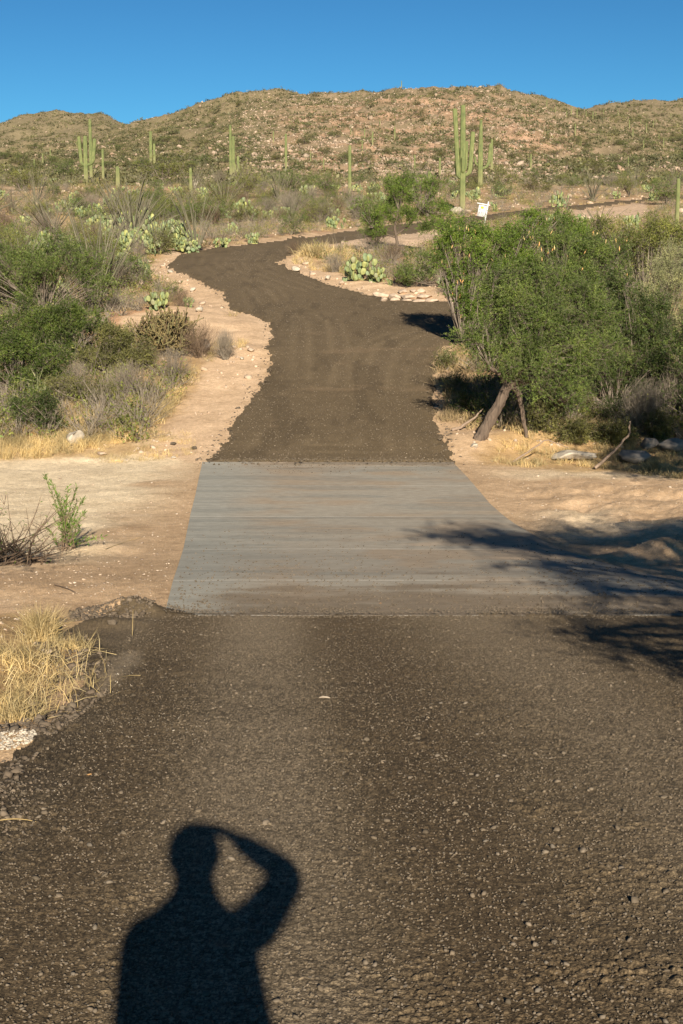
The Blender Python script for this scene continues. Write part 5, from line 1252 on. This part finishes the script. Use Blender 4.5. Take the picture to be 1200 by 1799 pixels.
def shade_tree_far():
    X, Y = 9.6, 19.5; Z = float(H(np.array([X]), np.array([Y]))[0]); r = R_(142); root = empty('mesquite_tree', (X, Y, Z)); tag(root, 'mesquite outside the right edge shading the boulders on the bank', 'mesquite')
    mb = MB(); madd(mb, sweep(bez(P3(0, 0, -.1), P3(.1, 0, 1.2), P3(0, .1, 2.4), 10), np.linspace(.2, .12, 10), 14, 5, .2, jit=.05, rng=r)); mb.build('trunk', M['bark'], root, True)
    wd, lf = crown(r, [[0, .1, 2.4]], [(-1.9, -.2, 4.4, 1.5, 1.2, .8), (-2.4, -.5, 3.6, 1.0, .9, .5), (0, 0, 5.0, 1.8, 1.4, 1.0), (1.4, .3, 4.4, 1.5, 1.3, .9), (-1.6, .4, 5.3, 1.2, 1.2, .6), (.2, -.5, 3.5, 1.4, 1.0, .7), (-2.2, 0, 3.4, .9, .8, .4)], 520, 8, .36, 12, .07, .026, trunk_r=.07)
    wd.build('branches', M['twig'], root); lf.build('crown', M['leaf_mesquite'], root)
shade_tree_far()
# ------------------------------------------------------------------ the photographer (casts the shadow on the road)
def skin(name, chains, m, parent, sub=2, root_i=0):
    """chains: list of [(point, radius), ...]; equal points are shared. one continuous skinned surface"""
    V, R, E, idx = [], [], [], {}
    for ch in chains:
        prev = None
        for p, r in ch:
            k = tuple(round(a, 4) for a in p)
            if k not in idx: idx[k] = len(V); V.append(p); R.append(r)
            i = idx[k]
            if prev is not None and prev != i: E.append((prev, i))
            prev = i
    me = bpy.data.meshes.new(name + '_cage'); me.from_pydata(V, E, []); o = bpy.data.objects.new(name + '_cage', me); COL.objects.link(o)
    md = o.modifiers.new('s', 'SKIN'); md.use_smooth_shade = True; s2 = o.modifiers.new('d', 'SUBSURF'); s2.levels = sub; s2.render_levels = sub
    for i, sv in enumerate(me.skin_vertices[0].data):
        r = R[i]; sv.radius = (r, r) if not isinstance(r, tuple) else r; sv.use_root = (i == root_i)
    bpy.context.view_layer.update(); dg = bpy.context.evaluated_depsgraph_get()
    nm = bpy.data.meshes.new_from_object(o.evaluated_get(dg)); nm.materials.clear(); nm.materials.append(m)
    bpy.data.objects.remove(o); q = bpy.data.objects.new(name, nm); COL.objects.link(q); q.parent = parent; return q
def person():
    y0 = -.27
    root = empty('person', (0, y0, 0)); tag(root, 'photographer in a dark shirt and jeans raising a camera upright, casting the shadow', 'person')
    W = lambda x, y, z: (x, y - y0, z)               # world to local
    hip, ch, nk, hd = W(.05, -.30, .98), W(.02, -.28, 1.34), W(.015, -.25, 1.52), W(.015, -.19, 1.62)
    rs, re_, rw = W(.22, -.26, 1.47), W(.36, -.17, 1.59), W(.12, -.10, 1.735)
    ls, le, lw = W(-.15, -.26, 1.43), W(-.165, -.20, 1.18), W(-.05, -.10, 1.50)
    hr_, kr, ar = W(.11, -.30, .90), W(.13, -.27, .49), W(.14, -.30, .09); hl, kl, al = W(-.11, -.30, .90), W(-.13, -.27, .49), W(-.14, -.30, .09)
    mid = lambda a, b, t=.5: tuple(a[i] * (1 - t) + b[i] * t for i in range(3))
    def hand(w, palm, dirs, thumb, knuck):
        chs = [[(w, .026), (palm, (.030, .022))]]
        for (kx, d1, d2) in dirs:
            p1 = tuple(palm[i] + kx[i] for i in range(3)); p2 = tuple(p1[i] + d1[i] for i in range(3)); p3 = tuple(p2[i] + d2[i] for i in range(3))
            chs.append([(palm, (.030, .022)), (p1, .0105), (mid(p1, p2), .009), (p2, .0085), (p3, .007)])
        t1 = tuple(palm[i] + thumb[0][i] for i in range(3)); t2 = tuple(t1[i] + thumb[1][i] for i in range(3)); chs.append([(palm, (.030, .022)), (t1, .012), (t2, .009)])
        return chs
    rp = W(.055, -.085, 1.745); lp = W(-.01, -.10, 1.555)
    RH = hand(rw, rp, [((-.035, .012 - .018 * i, .012), (-.03, .012, -.016), (-.012, .006, -.026)) for i in range(4)], [(-.01, -.03, -.012), (-.03, -.005, -.02)], None)
    LH = hand(lw, lp, [((.028 - .019 * i, .015, .022), (.002, .02, .026), (0, .004, .024)) for i in range(4)], [(.034, -.01, .006), (.012, -.005, .034)], None)
    body = [[(hip, (.15, .11)), (W(0, -.30, 1.10), (.135, .10)), (ch, (.155, .11)), (W(0, -.27, 1.43), (.12, .085)), (nk, .062), (W(0, -.215, 1.555), .066), (hd, (.082, .096)), (W(0, -.19, 1.70), (.078, .092)), (W(0, -.195, 1.755), (.045, .055))],
            [(W(0, -.27, 1.43), (.12, .085)), (rs, .062), (mid(rs, re_), .05), (re_, .042), (mid(re_, rw, .4), .042), (rw, .026)],
            [(W(0, -.27, 1.43), (.12, .085)), (ls, .062), (mid(ls, le), .05), (le, .042), (mid(le, lw, .4), .04), (lw, .026)],
            [(hip, (.15, .11)), (hr_, .09), (mid(hr_, kr), .075), (kr, .058), (mid(kr, ar, .4), .055), (ar, .038), (W(.15, -.20, .05), .035)],
            [(hip, (.15, .11)), (hl, .09), (mid(hl, kl), .075), (kl, .058), (mid(kl, al, .4), .055), (al, .038), (W(-.15, -.20, .05), .035)]] + RH + LH
    skin('body', body, M['skin'], root)
    # face
    def bl(name, c, s, m, par): v, f = I2; o = MB().add(v * s + np.array(c), f).build(name, m, par, True); return o
    hz = 1.665
    bl('nose', W(0, -.095, hz - .03), (.013, .02, .024), M['skin'], root)
    for sx in (-1, 1):
        e = bl('eye', W(sx * .032, -.117, hz + .005), (.014, .012, .010), M['white'], root); bl('pupil', W(sx * .032, -.106, hz + .005), (.006, .004, .006), M['black'], e)
        bl('ear', W(sx * .083, -.19, hz - .01), (.014, .022, .033), M['skin'], root)
    bl('mouth', W(0, -.108, hz - .068), (.026, .01, .007), simple('lips', [(.42, .16, .13), (.45, .18, .15)], 9, .5, .1, .001, False), root)
    v, f = I2; v = v.copy(); k = v[:, 2] > -.35; hv = v * [.108, .118, .118]; hv[:, 1] -= .012; hv[(v[:, 1] > .2) & (v[:, 2] < .45)] *= .86; hv = hv + np.array(W(.01, -.19, 1.695)); MB().add(hv, f).build('hair', M['hair'], root, True)
    # shirt, trousers, boots follow the body a little proud of it
    T = [(.06, -.30, .88, .215, .15), (.06, -.30, 1.05, .21, .145), (.045, -.30, 1.18, .20, .14), (.02, -.29, 1.31, .205, .14), (.005, -.28, 1.40, .21, .135), (.0, -.27, 1.46, .185, .12), (.005, -.26, 1.50, .13, .10), (.012, -.25, 1.545, .085, .085), (.015, -.24, 1.58, .078, .08)]
    k = np.linspace(0, len(T) - 1, 26); T = np.stack([np.interp(k, range(len(T)), [q[i] for q in T]) for i in range(5)], 1); th = np.arange(32) * 2 * pi / 32
    v = np.concatenate([np.stack([q[0] + q[3] * np.cos(th) * (1 + .015 * np.sin(7 * th + 9 * q[2])), q[1] - y0 + q[4] * np.sin(th), th * 0 + q[2] + .01 * np.sin(3 * th)], 1) for q in T]); i = np.arange(32)
    q_ = np.stack([i, (i + 1) % 32, 32 + (i + 1) % 32, 32 + i], 1); MB().add(v, ((np.arange(25) * 32)[:, None, None] + q_[None]).reshape(-1, 4)).build('shirt', M['shirt'], root, True)
    for P_, R_s in (((W(.13, -.265, 1.43), rs, mid(rs, re_), re_, mid(re_, rw, .4), mid(re_, rw, .75)), (.07, .075, .068, .058, .052, .042)), ((W(-.10, -.265, 1.43), ls, mid(ls, le), le, mid(le, lw, .4), mid(le, lw, .75)), (.07, .075, .066, .056, .05, .042))):
        P_ = np.array(P_); t0 = np.linspace(0, 1, 6); t1 = np.linspace(0, 1, 24); pp = np.stack([np.interp(t1, t0, P_[:, j]) for j in range(3)], 1)
        for _ in range(2): pp[1:-1] = pp[:-2] * .25 + pp[1:-1] * .5 + pp[2:] * .25
        mb = MB(); madd(mb, sweep(pp, np.interp(t1, t0, R_s), 16)); mb.build('sleeve', M['shirt'], root, True)
    tr_ = [[(W(0, -.30, .99), (.16, .12)), (W(0, -.30, .93), (.165, .125)), (hr_, .105), (mid(hr_, kr), .09), (kr, .072), (mid(kr, ar, .5), .068), (mid(kr, ar, .93), .06)], [(W(0, -.30, .93), (.165, .125)), (hl, .105), (mid(hl, kl), .09), (kl, .072), (mid(kl, al, .5), .068), (mid(kl, al, .93), .06)]]
    skin('trousers', tr_, M['jeans'], root)
    for sx in (-1, 1): skin('boot', [[(W(sx * .14, -.30, .16), .05), (W(sx * .14, -.31, .065), (.055, .05)), (W(sx * .148, -.20, .045), (.05, .038)), (W(sx * .155, -.12, .035), (.042, .026))]], M['boot'], root, root_i=1)
    # the camera in the hands, held upright
    cr = empty('photo_camera', (0, 0, CZ)); tag(cr, 'black camera held upright to the photographer\'s eye', 'camera')
    MB().add(*box((.0, -.062, .0), (.085, .05, .135))).build('camera_body', M['black'], cr)
    mb = MB(); madd(mb, sweep([(0, -.04, 0), (0, -.038, 0), (0, -.012, 0)], [.034, .034, .032], 28)); mb.build('lens', M['black'], cr, True)
    MB().add(*box((-.052, -.068, .0), (.02, .04, .045))).build('viewfinder', M['black'], cr)
person()

for l in proto.values():                       # the prototypes themselves are not part of the place
    for o in l:
        for c in list(o.children): bpy.data.objects.remove(c)
        bpy.data.objects.remove(o)
